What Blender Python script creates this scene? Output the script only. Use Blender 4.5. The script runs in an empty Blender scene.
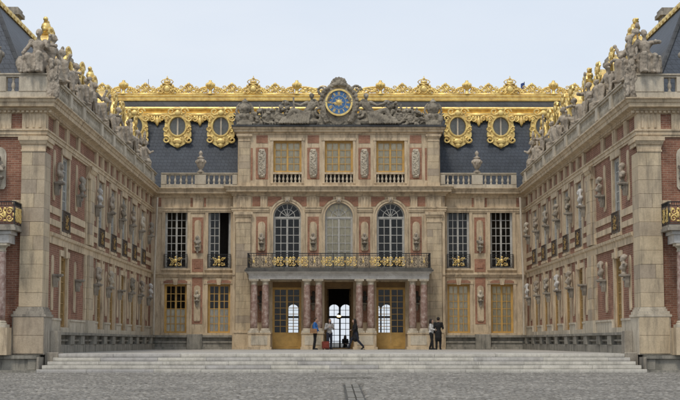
import bpy, math, random
from mathutils import Matrix, Vector, noise
R = math.radians
random.seed(7)
scene = bpy.context.scene
col = scene.collection

# ------------------------------------------------------------ camera, sky, sun, exposure
cam_d = bpy.data.cameras.new('camera')
cam_d.sensor_width = 36.0
cam_d.lens = 1433.0 / 680.0 * 36.0
cam_d.clip_end = 6000.0
cam = bpy.data.objects.new('camera', cam_d)
col.objects.link(cam)
cam.location = (-0.27, -80.0, 0.40)
cam.rotation_euler = (math.pi / 2 + math.atan(142.0 / 1433.0), 0.0, -6.0 / 1433.0)
scene.camera = cam

SUN_EL, SUN_AZ = R(58), R(200)          # azimuth clockwise from +Y: behind the camera, a little to the left
world = bpy.data.worlds.new('World')
scene.world = world
world.use_nodes = True
wn = world.node_tree
wn.nodes.clear()
w_out = wn.nodes.new('ShaderNodeOutputWorld')
w_bg = wn.nodes.new('ShaderNodeBackground')
w_sky = wn.nodes.new('ShaderNodeTexSky')
w_sky.sky_type = 'NISHITA'
w_sky.sun_disc = False
w_sky.sun_elevation = SUN_EL
w_sky.sun_rotation = SUN_AZ
w_sky.dust_density = 2.0
w_mix = wn.nodes.new('ShaderNodeMixRGB')
w_mix.inputs['Fac'].default_value = 0.86
# the overcast layer: pale, with faint broad unevenness
w_tc = wn.nodes.new('ShaderNodeTexCoord')
w_map = wn.nodes.new('ShaderNodeMapping')
w_map.inputs['Scale'].default_value = (1.0, 1.0, 3.0)
w_no = wn.nodes.new('ShaderNodeTexNoise')
w_no.inputs['Scale'].default_value = 3.2
w_no.inputs['Detail'].default_value = 5.0
w_rp = wn.nodes.new('ShaderNodeValToRGB')
w_rp.color_ramp.elements[0].position = 0.3
w_rp.color_ramp.elements[0].color = (0.575, 0.635, 0.720, 1)
w_rp.color_ramp.elements[1].position = 0.7
w_rp.color_ramp.elements[1].color = (0.665, 0.702, 0.755, 1)
w_sc = wn.nodes.new('ShaderNodeMixRGB'); w_sc.blend_type = 'MULTIPLY'; w_sc.inputs['Fac'].default_value = 1.0
w_sc.inputs['Color2'].default_value = (10, 10, 10, 1)
wn.links.new(w_tc.outputs['Generated'], w_map.inputs['Vector']); wn.links.new(w_map.outputs['Vector'], w_no.inputs['Vector'])
wn.links.new(w_no.outputs['Fac'], w_rp.inputs['Fac']); wn.links.new(w_rp.outputs['Color'], w_sc.inputs['Color1'])
wn.links.new(w_sc.outputs['Color'], w_mix.inputs['Color2'])
wn.links.new(w_sky.outputs['Color'], w_mix.inputs['Color1'])
wn.links.new(w_mix.outputs['Color'], w_bg.inputs['Color'])
w_bg.inputs['Strength'].default_value = 0.13
wn.links.new(w_bg.outputs['Background'], w_out.inputs['Surface'])

sun_d = bpy.data.lights.new('sun', 'SUN')
sun_d.energy = 1.5
sun_d.angle = R(12)
sun_d.color = (1.0, 0.91, 0.78)
sun = bpy.data.objects.new('sun', sun_d)
col.objects.link(sun)
sd = Vector((math.sin(SUN_AZ) * math.cos(SUN_EL), math.cos(SUN_AZ) * math.cos(SUN_EL), math.sin(SUN_EL)))
sun.rotation_euler = (-sd).to_track_quat('-Z', 'Y').to_euler()
sun.location = (0, -60, 60)

scene.view_settings.view_transform = 'Standard'
scene.view_settings.look = 'None'
scene.view_settings.gamma = 1.0
scene.view_settings.exposure = 0.0
scene.render.resolution_x = 1024
scene.render.resolution_y = 602

# ------------------------------------------------------------ materials
MAT = {}
def new_mat(name):
    m = bpy.data.materials.new(name)
    m.use_nodes = True
    MAT[name] = m
    nt = m.node_tree
    return m, nt, nt.nodes['Principled BSDF']
def nd(nt, kind, **kw):
    n = nt.nodes.new(kind)
    for k, v in kw.items():
        if k in n.inputs: n.inputs[k].default_value = v
        else: setattr(n, k, v)
    return n
def position(nt, scale=(1, 1, 1)):
    g = nd(nt, 'ShaderNodeNewGeometry')
    mp = nd(nt, 'ShaderNodeMapping')
    mp.inputs['Scale'].default_value = scale
    nt.links.new(g.outputs['Position'], mp.inputs['Vector'])
    return mp.outputs['Vector']
def noise_n(nt, vec, scale, detail=6, rough=0.6):
    n = nd(nt, 'ShaderNodeTexNoise')
    n.inputs['Scale'].default_value = scale
    n.inputs['Detail'].default_value = detail
    n.inputs['Roughness'].default_value = rough
    nt.links.new(vec, n.inputs['Vector'])
    return n.outputs['Fac']
def ramp(nt, fac, stops):
    r = nd(nt, 'ShaderNodeValToRGB')
    e = r.color_ramp.elements
    while len(e) < len(stops): e.new(0.5)
    for i, (p, c) in enumerate(stops):
        e[i].position = p
        e[i].color = (c[0], c[1], c[2], 1)
    nt.links.new(fac, r.inputs['Fac'])
    return r.outputs['Color']
def mix(nt, fac, a, b, mode='MIX'):
    m = nd(nt, 'ShaderNodeMixRGB', blend_type=mode)
    for s, v in (('Fac', fac), ('Color1', a), ('Color2', b)):
        if isinstance(v, (int, float)): m.inputs[s].default_value = v
        elif isinstance(v, tuple): m.inputs[s].default_value = (v[0], v[1], v[2], 1)
        else: nt.links.new(v, m.inputs[s])
    return m.outputs['Color']
def bump(nt, bsdf, fac, strength=0.3, dist=0.02):
    b = nd(nt, 'ShaderNodeBump')
    b.inputs['Strength'].default_value = strength
    b.inputs['Distance'].default_value = dist
    nt.links.new(fac, b.inputs['Height'])
    nt.links.new(b.outputs['Normal'], bsdf.inputs['Normal'])

def stone_mat(name, light, dark, stain, stain_amt=0.5, rand=0.0, rough=0.85, streak=True):
    m, nt, b = new_mat(name)
    p = position(nt)
    c = ramp(nt, noise_n(nt, p, 1.3, 8, 0.65), [(0.32, dark), (0.66, light)])
    if rand:
        oi = nd(nt, 'ShaderNodeObjectInfo')
        tone = ramp(nt, oi.outputs['Random'], [(0.0, (1 - rand, 1 - rand, 1 - rand * 0.8)), (0.5, (1, 0.99, 0.96)), (1.0, (1 + rand * 0.25, 1 + rand * 0.2, 1))])
        c = mix(nt, 1.0, c, tone, 'MULTIPLY')
    fine = noise_n(nt, p, 22, 5, 0.7)
    c = mix(nt, 0.35, c, ramp(nt, fine, [(0.3, (0.45, 0.45, 0.45)), (0.7, (1.15, 1.15, 1.15))]), 'MULTIPLY')
    ps = position(nt, (2.6, 2.6, 0.45)) if streak else position(nt, (1.7, 1.7, 1.7))
    s = ramp(nt, noise_n(nt, ps, 1.6, 7, 0.7), [(0.47, (0, 0, 0)), (0.70, (stain_amt,) * 3)])
    c = mix(nt, s, c, stain)
    nt.links.new(c, b.inputs['Base Color'])
    b.inputs['Roughness'].default_value = rough
    b.inputs['Specular IOR Level'].default_value = 0.25
    bump(nt, b, fine, 0.35, 0.02)
    return m
stone_mat('limestone', (0.73, 0.597, 0.418), (0.57, 0.45, 0.30), (0.21, 0.16, 0.115), 0.85)
stone_mat('limestone_block', (0.655, 0.545, 0.39), (0.515, 0.42, 0.295), (0.21, 0.175, 0.135), 0.75, rand=0.26)
stone_mat('pale_stone', (0.68, 0.61, 0.49), (0.49, 0.43, 0.33), (0.17, 0.15, 0.125), 0.6)
stone_mat('grey_stone', (0.47, 0.425, 0.35), (0.30, 0.265, 0.215), (0.07, 0.065, 0.06), 0.8)
stone_mat('sooty_stone', (0.40, 0.355, 0.28), (0.20, 0.175, 0.135), (0.06, 0.055, 0.05), 0.85, streak=False)
stone_mat('statue_stone', (0.56, 0.49, 0.395), (0.34, 0.285, 0.225), (0.075, 0.065, 0.05), 0.9, streak=False)
stone_mat('white_marble', (0.72, 0.70, 0.66), (0.52, 0.50, 0.46), (0.25, 0.23, 0.20), 0.5, streak=False)
stone_mat('dark_bronze', (0.10, 0.095, 0.08), (0.05, 0.045, 0.04), (0.02, 0.02, 0.02), 0.7, streak=False, rough=0.5)
stone_mat('socle_stone', (0.38, 0.355, 0.30), (0.23, 0.215, 0.18), (0.06, 0.062, 0.055), 0.85)
stone_mat('step_marble', (0.61, 0.585, 0.53), (0.47, 0.45, 0.405), (0.22, 0.205, 0.18), 0.6, rand=0.2, rough=0.6)
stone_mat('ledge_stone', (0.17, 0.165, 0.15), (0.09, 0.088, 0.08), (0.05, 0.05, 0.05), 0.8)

def brick_mat(name, c1, c2, mortar, bw, bh, msize, vertical=True, rough=0.9, var=0.5):
    m, nt, b = new_mat(name)
    g = nd(nt, 'ShaderNodeNewGeometry')
    sp = nd(nt, 'ShaderNodeSeparateXYZ')
    nt.links.new(g.outputs['Position'], sp.inputs[0])
    cb = nd(nt, 'ShaderNodeCombineXYZ')
    if vertical:
        ad = nd(nt, 'ShaderNodeMath', operation='ADD')
        nt.links.new(sp.outputs['X'], ad.inputs[0]); nt.links.new(sp.outputs['Y'], ad.inputs[1])
        nt.links.new(ad.outputs[0], cb.inputs['X']); nt.links.new(sp.outputs['Z'], cb.inputs['Y'])
    else:
        nt.links.new(sp.outputs['X'], cb.inputs['X']); nt.links.new(sp.outputs['Y'], cb.inputs['Y'])
    t = nd(nt, 'ShaderNodeTexBrick')
    t.inputs['Scale'].default_value = 1.0
    t.inputs['Brick Width'].default_value = bw
    t.inputs['Row Height'].default_value = bh
    t.inputs['Mortar Size'].default_value = msize
    t.inputs['Mortar Smooth'].default_value = 0.3
    t.inputs['Color1'].default_value = (*c1, 1)
    t.inputs['Color2'].default_value = (*c2, 1)
    t.inputs['Mortar'].default_value = (*mortar, 1)
    nt.links.new(cb.outputs[0], t.inputs['Vector'])
    p = position(nt)
    n1 = ramp(nt, noise_n(nt, p, 1.1, 8, 0.65), [(0.3, (1 - var,) * 3), (0.7, (1.15,) * 3)])
    c = mix(nt, 0.9, t.outputs['Color'], n1, 'MULTIPLY')
    n2 = ramp(nt, noise_n(nt, p, 14, 4, 0.7), [(0.3, (0.75,) * 3), (0.7, (1.15,) * 3)])
    c = mix(nt, 0.7, c, n2, 'MULTIPLY')
    nt.links.new(c, b.inputs['Base Color'])
    b.inputs['Roughness'].default_value = rough
    b.inputs['Specular IOR Level'].default_value = 0.25
    inv = nd(nt, 'ShaderNodeMath', operation='SUBTRACT')
    inv.inputs[0].default_value = 1.0
    nt.links.new(t.outputs['Fac'], inv.inputs[1])
    bump(nt, b, inv.outputs[0], 0.6, 0.012)
    return m
brick_mat('brick', (0.36, 0.175, 0.115), (0.265, 0.12, 0.08), (0.44, 0.33, 0.24), 0.24, 0.078, 0.008)
brick_mat('pink_brick', (0.47, 0.235, 0.15), (0.38, 0.18, 0.115), (0.42, 0.31, 0.23), 0.24, 0.078, 0.007)
brick_mat('slate', (0.075, 0.090, 0.114), (0.064, 0.077, 0.099), (0.042, 0.049, 0.061), 0.22, 0.20, 0.010, rough=0.5, var=0.35)
brick_mat('lead_grey', (0.085, 0.088, 0.09), (0.07, 0.072, 0.075), (0.04, 0.04, 0.042), 0.5, 0.3, 0.01, rough=0.55, var=0.4)
brick_mat('court_marble', (0.53, 0.51, 0.465), (0.44, 0.42, 0.38), (0.22, 0.21, 0.2), 0.9, 0.9, 0.012, vertical=False, rough=0.55, var=0.35)
brick_mat('far_paving', (0.20, 0.195, 0.18), (0.15, 0.147, 0.137), (0.08, 0.078, 0.072), 0.2, 0.14, 0.02, vertical=False)

def simple(name, colr, rough=0.6, metal=0.0, spec=0.4, var=0.25, scale=8, bmp=0.0):
    m, nt, b = new_mat(name)
    p = position(nt)
    f = noise_n(nt, p, scale, 6, 0.65)
    lo = tuple(max(0, c * (1 - var)) for c in colr); hi = tuple(min(1, c * (1 + var * 0.5)) for c in colr)
    nt.links.new(ramp(nt, f, [(0.3, lo), (0.7, hi)]), b.inputs['Base Color'])
    b.inputs['Roughness'].default_value = rough
    b.inputs['Metallic'].default_value = metal
    b.inputs['Specular IOR Level'].default_value = spec
    if bmp: bump(nt, b, f, bmp, 0.02)
    return m
simple('gold', (1.0, 0.66, 0.25), 0.46, 0.55, 0.5, 0.4, 4, 0.8)
simple('old_gilt', (0.42, 0.27, 0.09), 0.5, 0.4, 0.5, 0.5, 6)
simple('rusty_iron', (0.13, 0.10, 0.075), 0.7, 0.1)
simple('iron', (0.035, 0.035, 0.036), 0.5, 0.3)
simple('ochre_paint', (0.60, 0.37, 0.11), 0.55, var=0.25, scale=3)
simple('tan_paint', (0.40, 0.255, 0.10), 0.6, var=0.3, scale=3)
simple('brown_paint', (0.22, 0.13, 0.045), 0.6, var=0.3, scale=3)
simple('white_paint', (0.50, 0.49, 0.45), 0.55, var=0.25, scale=4)
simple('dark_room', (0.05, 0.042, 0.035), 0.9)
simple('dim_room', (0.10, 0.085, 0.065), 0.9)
simple('curtain', (0.80, 0.73, 0.60), 0.9, var=0.2, scale=4)
simple('blind', (0.84, 0.72, 0.50), 0.9, var=0.2, scale=5)
simple('drain_stone', (0.215, 0.203, 0.178), 0.85, var=0.4, scale=6)
simple('clock_blue', (0.06, 0.17, 0.38), 0.35, var=0.25)
simple('skin', (0.50, 0.31, 0.23), 0.6, var=0.1)
simple('hair_dark', (0.018, 0.014, 0.012), 0.6)
simple('hair_brown', (0.06, 0.035, 0.02), 0.6)
simple('cloth_blue', (0.035, 0.15, 0.44), 0.8, var=0.3, scale=12)
simple('cloth_black', (0.014, 0.014, 0.016), 0.85, var=0.3)
simple('cloth_navy', (0.02, 0.024, 0.04), 0.85, var=0.3)
simple('cloth_white', (0.62, 0.61, 0.60), 0.85, var=0.15, scale=12)
simple('dormer_blind', (0.42, 0.41, 0.38), 0.9)
simple('cloth_grey', (0.34, 0.33, 0.32), 0.85, var=0.25, scale=12)
simple('leather_tan', (0.36, 0.20, 0.10), 0.5)
simple('case_red', (0.22, 0.045, 0.03), 0.45)
simple('flag_blue', (0.05, 0.09, 0.28), 0.8)
simple('leaf_bronze', (0.10, 0.16, 0.12), 0.6)

m, nt, b = new_mat('red_marble')
p = position(nt)
v1 = noise_n(nt, p, 5.5, 8, 0.75)
c = ramp(nt, v1, [(0.33, (0.16, 0.095, 0.078)), (0.47, (0.30, 0.195, 0.16)), (0.56, (0.40, 0.30, 0.255)), (0.66, (0.58, 0.51, 0.45))])
nt.links.new(c, b.inputs['Base Color'])
b.inputs['Roughness'].default_value = 0.4

m, nt, b = new_mat('cobble')
g = nd(nt, 'ShaderNodeNewGeometry')
c = ramp(nt, g.outputs['Random Per Island'], [(0.0, (0.155, 0.144, 0.125)), (0.45, (0.205, 0.192, 0.168)), (0.8, (0.25, 0.234, 0.205)), (1.0, (0.33, 0.31, 0.275))])
p = position(nt)
c = mix(nt, 0.7, c, ramp(nt, noise_n(nt, p, 0.55, 6, 0.6), [(0.3, (0.65,) * 3), (0.7, (1.2,) * 3)]), 'MULTIPLY')
f = noise_n(nt, p, 40, 4, 0.7)
c = mix(nt, 0.5, c, ramp(nt, f, [(0.3, (0.7,) * 3), (0.7, (1.2,) * 3)]), 'MULTIPLY')
nt.links.new(c, b.inputs['Base Color'])
b.inputs['Roughness'].default_value = 0.7
bump(nt, b, f, 0.4, 0.01)

m = bpy.data.materials.new('glass'); m.use_nodes = True; MAT['glass'] = m
nt = m.node_tree; nt.nodes.clear()
o_ = nd(nt, 'ShaderNodeOutputMaterial'); tr = nd(nt, 'ShaderNodeBsdfTransparent'); gl = nd(nt, 'ShaderNodeBsdfGlossy')
tr.inputs['Color'].default_value = (0.97, 0.98, 0.98, 1)
gl.inputs['Roughness'].default_value = 0.04
fr = nd(nt, 'ShaderNodeFresnel'); fr.inputs['IOR'].default_value = 1.32
p = position(nt, (1, 1, 1)); bm_ = nd(nt, 'ShaderNodeBump'); bm_.inputs['Strength'].default_value = 0.05; bm_.inputs['Distance'].default_value = 0.05
nt.links.new(noise_n(nt, p, 2.2, 2, 0.4), bm_.inputs['Height'])
nt.links.new(bm_.outputs['Normal'], gl.inputs['Normal'])
mx = nd(nt, 'ShaderNodeMixShader')
nt.links.new(fr.outputs[0], mx.inputs[0]); nt.links.new(tr.outputs[0], mx.inputs[1]); nt.links.new(gl.outputs[0], mx.inputs[2])
nt.links.new(mx.outputs[0], o_.inputs['Surface'])

m = bpy.data.materials.new('lamp_glow'); m.use_nodes = True; MAT['lamp_glow'] = m
b = m.node_tree.nodes['Principled BSDF']
b.inputs['Emission Color'].default_value = (1.0, 0.7, 0.35, 1); b.inputs['Emission Strength'].default_value = 3.0

# ------------------------------------------------------------ mesh building
I4 = Matrix.Identity(4)
def T(x, y, z): return Matrix.Translation((x, y, z))
def RZ(a): return Matrix.Rotation(a, 4, 'Z')
class MB:
    def __init__(s): s.v = []; s.f = []
    def add(s, vs, fs, M=None):
        n = len(s.v)
        if M is not None: vs = [M @ Vector(v) for v in vs]
        s.v.extend([tuple(v) for v in vs]); s.f.extend([tuple(i + n for i in f) for f in fs])
        return s
    def box(s, x0, x1, y0, y1, z0, z1, M=None):
        return s.add([(x0, y0, z0), (x1, y0, z0), (x1, y1, z0), (x0, y1, z0), (x0, y0, z1), (x1, y0, z1), (x1, y1, z1), (x0, y1, z1)],
                     [(0, 3, 2, 1), (4, 5, 6, 7), (0, 1, 5, 4), (1, 2, 6, 5), (2, 3, 7, 6), (3, 0, 4, 7)], M)
    def cbox(s, x0, x1, y0, y1, z0, z1, c=0.01):      # box with its front (-y) edges chamfered
        return s.add([(x0, y1, z0), (x1, y1, z0), (x1, y1, z1), (x0, y1, z1), (x0, y0 + c, z0), (x1, y0 + c, z0), (x1, y0 + c, z1), (x0, y0 + c, z1),
                      (x0 + c, y0, z0 + c), (x1 - c, y0, z0 + c), (x1 - c, y0, z1 - c), (x0 + c, y0, z1 - c)],
                     [(0, 3, 2, 1), (0, 1, 5, 4), (1, 2, 6, 5), (2, 3, 7, 6), (3, 0, 4, 7), (4, 5, 9, 8), (5, 6, 10, 9), (6, 7, 11, 10), (7, 4, 8, 11), (8, 9, 10, 11)])
    def lathe(s, prof, seg=12, cx=0, cy=0, cz=0, M=None):
        vs, fs = [], []
        for r, z in prof:
            for k in range(seg):
                a = 2 * math.pi * k / seg
                vs.append((cx + r * math.cos(a), cy + r * math.sin(a), cz + z))
        for i in range(len(prof) - 1):
            for k in range(seg):
                k2 = (k + 1) % seg
                fs.append((i * seg + k, i * seg + k2, (i + 1) * seg + k2, (i + 1) * seg + k))
        fs.append(tuple(reversed(range(seg)))); n = (len(prof) - 1) * seg
        fs.append(tuple(range(n, n + seg)))
        return s.add(vs, fs, M)
    def tube(s, pts, r, seg=6, M=None):
        pts = [Vector(p) for p in pts]
        n = len(pts)
        rr = r if isinstance(r, (list, tuple)) else [r] * n
        vs, fs = [], []
        ref = Vector((0.13, 0.97, 0.2))
        for i, q in enumerate(pts):
            t = (pts[min(i + 1, n - 1)] - pts[max(i - 1, 0)])
            if t.length < 1e-7: t = Vector((0, 0, 1))
            t.normalize()
            a = t.cross(ref)
            if a.length < 1e-3: a = t.cross(Vector((1, 0, 0)))
            a.normalize(); bb = t.cross(a)
            for k in range(seg):
                w = 2 * math.pi * k / seg
                vs.append(q + (a * math.cos(w) + bb * math.sin(w)) * rr[i])
        for i in range(n - 1):
            for k in range(seg):
                k2 = (k + 1) % seg
                fs.append((i * seg + k, (i + 1) * seg + k, (i + 1) * seg + k2, i * seg + k2))
        fs.append(tuple(range(seg))); fs.append(tuple(reversed(range((n - 1) * seg, n * seg))))
        return s.add(vs, fs, M)
    def ell(s, c, r, M=None, seg=10, rings=6, rot=None):
        if isinstance(r, (int, float)): r = (r, r, r)
        vs = [(0, 0, -1)]; fs = []
        for i in range(1, rings):
            t = -math.pi / 2 + math.pi * i / rings
            for k in range(seg):
                a = 2 * math.pi * k / seg
                vs.append((math.cos(t) * math.cos(a), math.cos(t) * math.sin(a), math.sin(t)))
        vs.append((0, 0, 1)); L = len(vs) - 1
        for k in range(seg):
            k2 = (k + 1) % seg
            fs.append((0, 1 + k2, 1 + k)); fs.append((L, L - seg + k, L - seg + k2))
            for i in range(rings - 2):
                fs.append((1 + i * seg + k, 1 + i * seg + k2, 1 + (i + 1) * seg + k2, 1 + (i + 1) * seg + k))
        X = T(*c) @ (rot.to_4x4() if rot is not None else I4) @ Matrix.Diagonal((r[0], r[1], r[2], 1))
        if M is not None: X = M @ X
        return s.add(vs, fs, X)
    def cap(s, a, b, ra, rb=None, M=None, seg=8):     # tapered rounded limb
        rb = ra if rb is None else rb
        a = Vector(a); b = Vector(b)
        d = (b - a)
        if d.length < 1e-6: return s.ell(a, ra, M, seg)
        d.normalize()
        pts = [a - d * ra * 0.95, a - d * ra * 0.6, a, b, b + d * rb * 0.6, b + d * rb * 0.95]
        return s.tube(pts, [ra * 0.3, ra * 0.8, ra, rb, rb * 0.8, rb * 0.3], seg, M)
    def prism(s, poly, y0, y1, M=None):               # polygon in x,z pushed from y0 to y1 (poly counter-clockwise seen from -y)
        n = len(poly)
        vs = [(x, y0, z) for x, z in poly] + [(x, y1, z) for x, z in poly]
        fs = [tuple(range(n)), tuple(reversed(range(n, 2 * n)))]
        for i in range(n):
            j = (i + 1) % n
            fs.append((i, i + n, j + n, j))
        return s.add(vs, fs, M)
    def extr(s, prof, u0, u1, m0=0.0, m1=0.0, M=None):  # profile (projection, z) run along x; mitres shift the ends by projection
        n = len(prof)
        vs = [(u0 - m0 * p, -p, z) for p, z in prof] + [(u1 + m1 * p, -p, z) for p, z in prof]
        fs = [tuple(range(n)), tuple(reversed(range(n, 2 * n)))]
        for i in range(n):
            j = (i + 1) % n
            fs.append((i, i + n, j + n, j))
        return s.add(vs, fs, M)
    def wall(s, u0, u1, z0, z1, t, holes, M=None):
        us = sorted({u0, u1, *[h[0] for h in holes], *[h[1] for h in holes]})
        zs = sorted({z0, z1, *[h[2] for h in holes], *[h[3] for h in holes]})
        for a, b in zip(us, us[1:]):
            for c, d in zip(zs, zs[1:]):
                um, zm = (a + b) / 2, (c + d) / 2
                if any(h[0] < um < h[1] and h[2] < zm < h[3] for h in holes): continue
                s.add([(a, 0, c), (b, 0, c), (b, 0, d), (a, 0, d)], [(0, 1, 2, 3)], M)
                s.add([(a, t, c), (b, t, c), (b, t, d), (a, t, d)], [(3, 2, 1, 0)], M)
        def ring(a, b, c, d, flip):
            vs = [(a, 0, c), (b, 0, c), (b, 0, d), (a, 0, d), (a, t, c), (b, t, c), (b, t, d), (a, t, d)]
            fs = [(0, 4, 5, 1), (1, 5, 6, 2), (2, 6, 7, 3), (3, 7, 4, 0)]
            s.add(vs, [tuple(reversed(f)) for f in fs] if flip else fs, M)
        ring(u0, u1, z0, z1, False)
        for h in holes: ring(*h, True)
        return s
    def mesh(s, name, mat, smooth=False):
        me = bpy.data.meshes.new(name)
        me.from_pydata(s.v, [], s.f)
        me.materials.append(MAT[mat])
        if smooth:
            me.polygons.foreach_set('use_smooth', [True] * len(me.polygons))
        me.update()
        return me

W = {}
def ob(name, me, M=None, parent=None, label=None):
    if isinstance(me, tuple): me = me[0].mesh(name, me[1], len(me) > 2)
    o = bpy.data.objects.new(name, me)
    col.objects.link(o)
    M = M if M is not None else I4
    W[o.name] = M
    if parent is not None:
        o.parent = parent
        o.matrix_parent_inverse = W[parent.name].inverted()
    o.matrix_basis = M
    if label: o['label'] = label
    return o
def thing(name, label, cat, M=None, group=None):
    o = ob(name, None, M)
    o['label'] = label; o['category'] = cat
    if group: o['group'] = group
    return o
def tag(o, label, cat, group=None):
    o['label'] = label; o['category'] = cat
    if group: o['group'] = group
    return o
SCRAP = []
SCULPT = bpy.data.scenes.new('sculpting')      # a scratch scene, removed at the end
def sculpt(name, mb, mat, voxel=0.03, smooth=1, rough=0.0, scale=0.12):
    me = mb.mesh(name + '_raw', mat)
    o = bpy.data.objects.new(name + '_raw', me); SCULPT.collection.objects.link(o)
    r = o.modifiers.new('r', 'REMESH'); r.mode = 'VOXEL'; r.voxel_size = voxel; r.use_smooth_shade = True
    if smooth:
        sm = o.modifiers.new('s', 'SMOOTH'); sm.iterations = smooth; sm.factor = 0.5
    vl = SCULPT.view_layers[0]; vl.update(); dg = vl.depsgraph
    res = bpy.data.meshes.new_from_object(o.evaluated_get(dg))
    res.name = name
    SCULPT.collection.objects.unlink(o); SCRAP.extend((o, me))
    if rough:
        n = len(res.vertices)
        co = [0.0] * (n * 3); nr = [0.0] * (n * 3)
        res.vertices.foreach_get('co', co); res.vertices.foreach_get('normal', nr)
        for i in range(0, n * 3, 3):
            k = rough * noise.fractal((co[i] / scale, co[i + 1] / scale, co[i + 2] / scale), 0.8, 2.0, 3)
            co[i] += nr[i] * k; co[i + 1] += nr[i + 1] * k; co[i + 2] += nr[i + 2] * k
        res.vertices.foreach_set('co', co)
    if not res.materials: res.materials.append(MAT[mat])
    else: res.materials[0] = MAT[mat]
    res.polygons.foreach_set('use_smooth', [True] * len(res.polygons))
    res.update()
    return res
def remat(me, mat, name=None):
    m2 = me.copy(); m2.materials[0] = MAT[mat]
    return m2
CACHE = {}
def cached(key, fn):
    if key not in CACHE: CACHE[key] = fn()
    return CACHE[key]
ORD = ['first', 'second', 'third', 'fourth', 'fifth', 'sixth', 'seventh', 'eighth', 'ninth', 'tenth', 'eleventh', 'twelfth']

# ------------------------------------------------------------ the setting: ground, court, steps
WX = 10.5            # half width of the court
YF = -29.75          # front plane of the wings
g = MB()
ys = [-3000, -300, -80, YF - 1.9, 200, 3000]
zs_ = [-1.1, -1.1, -1.1, -0.66, -0.66, -0.66]
for i in range(5):
    g.add([(-3000, ys[i], zs_[i]), (3000, ys[i], zs_[i]), (3000, ys[i + 1], zs_[i + 1]), (-3000, ys[i + 1], zs_[i + 1])], [(0, 1, 2, 3)])
ground = ob('ground', (g, 'far_paving'))
ground['kind'] = 'structure'
def ground_z(y): return -0.66 + (min(0, max(-48.35, y - (YF - 1.9)))) / 48.35 * 0.44
# cobbles
cb = MB(); rnd = random.Random(3)
y = YF - 1.75
row = 0
vs, fs = [], []
while y > -55.0:
    d = rnd.uniform(0.105, 0.135)
    half = 14.0
    x = -half + rnd.uniform(0, 0.2)
    zg = ground_z(y)
    while x < half:
        w = rnd.uniform(0.10, 0.19)
        gp = 0.008 + rnd.random() * 0.009
        if not (0.0 < x + w and x < 0.39 and y < -41.0):
            h = 0.030 + rnd.random() * 0.016
            x0, x1, y0, y1 = x + gp, x + w - gp, y - d + gp, y - gp
            c = 0.022
            tx, ty = rnd.uniform(-.005, .005), rnd.uniform(-.005, .005)
            n = len(vs)
            j = [rnd.uniform(-.008, .008) for _ in range(8)]
            B = [(x0 + j[0], y0 + j[1]), (x1 + j[2], y0 + j[3]), (x1 + j[4], y1 + j[5]), (x0 + j[6], y1 + j[7])]
            mx_, my_ = (x0 + x1) / 2, (y0 + y1) / 2
            for (a, b_) in B: vs.append((a, b_, zg - 0.01))
            for k, (a, b_) in enumerate(B):
                vs.append((a + (mx_ - a) * 0.16, b_ + (my_ - b_) * 0.22, zg + h + (tx if k in (1, 2) else -tx) + (ty if k > 1 else -ty)))
            vs.append((mx_, my_, zg + h + 0.010))
            for k in range(4):
                k2 = (k + 1) % 4
                fs.append((n + k, n + k2, n + 4 + k2, n + 4 + k)); fs.append((n + 4 + k, n + 4 + k2, n + 8))
        x += w
    y -= d
cb.v = vs; cb.f = fs
cob = ob('cobbles', (cb, 'cobble', True), None, ground)
cob['kind'] = 'stuff'
# drain slabs on the axis
for k in range(15):
    y1 = -41.05 - k * 0.9
    for j, (x0, x1) in enumerate(((0.03, 0.178), (0.212, 0.36))):
        s = MB().box(x0, x1, y1 - 0.88, y1, ground_z(y1) - 0.05, ground_z(y1) + 0.035 + 0.006 * ((k * 7 + j * 3) % 3))
        ob('drain_slab', (s, 'drain_stone'), None, ground)
s = MB().box(-0.4, 0.85, -37.4, -36.9, -0.95, ground_z(-37.1) + 0.075)
ob('drain_slab', (s, 'drain_stone'), None, ground)

court = MB().box(-WX - 0.1, WX + 0.1, YF + 0.32, 0.2, -0.5, 0.0)
court = ob('marble_court', (court, 'court_marble')); court['kind'] = 'structure'
steps = ob('steps', (MB().box(-9.8, 9.8, YF + 0.3, YF + 0.32, -0.64, -0.02), 'step_marble'))
steps['kind'] = 'structure'
rnd = random.Random(11)
for k in range(5):
    yb = YF + 0.32 - 0.36 * k
    ztop = -0.003 - 0.13 * k
    half = 9.86 + 0.115 * k
    # side ends run against the pier plinths
    x = -half
    while x < half - 0.01:
        w = rnd.uniform(1.5, 2.4)
        x1 = min(half, x + w)
        if half - x1 < 0.7: x1 = half
        dz = rnd.uniform(-0.006, 0.004)
        e = 0.018
        y0, y1 = yb - 0.40, yb - 0.004
        s = MB().add([(x + .004, y0, ztop - .02), (x1 - .004, y0, ztop - .02), (x1 - .004, y0 + e, ztop + dz), (x + .004, y0 + e, ztop + dz), (x1 - .004, y1, ztop + dz), (x + .004, y1, ztop + dz),
                      (x + .004, y0, ztop - .104), (x1 - .004, y0, ztop - .104), (x1 - .004, y0 + .03, ztop - .110), (x + .004, y0 + .03, ztop - .110), (x1 - .004, y0 + .03, ztop - .19), (x + .004, y0 + .03, ztop - .19)],
                     [(0, 1, 2, 3), (3, 2, 4, 5), (6, 7, 1, 0), (9, 8, 7, 6), (11, 10, 8, 9), (0, 3, 5, 11, 9, 6), (1, 7, 8, 10, 4, 2), (5, 4, 10, 11)])
        ob('step_slab', (s, 'step_marble'), None, steps)
        x = x1
    # the tread core under the slabs
    ob('step_core', (MB().box(-half + .05, half - .05, yb - 0.30, yb - 0.01, ztop - 0.6, ztop - 0.1), 'step_marble'), None, steps)

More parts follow.
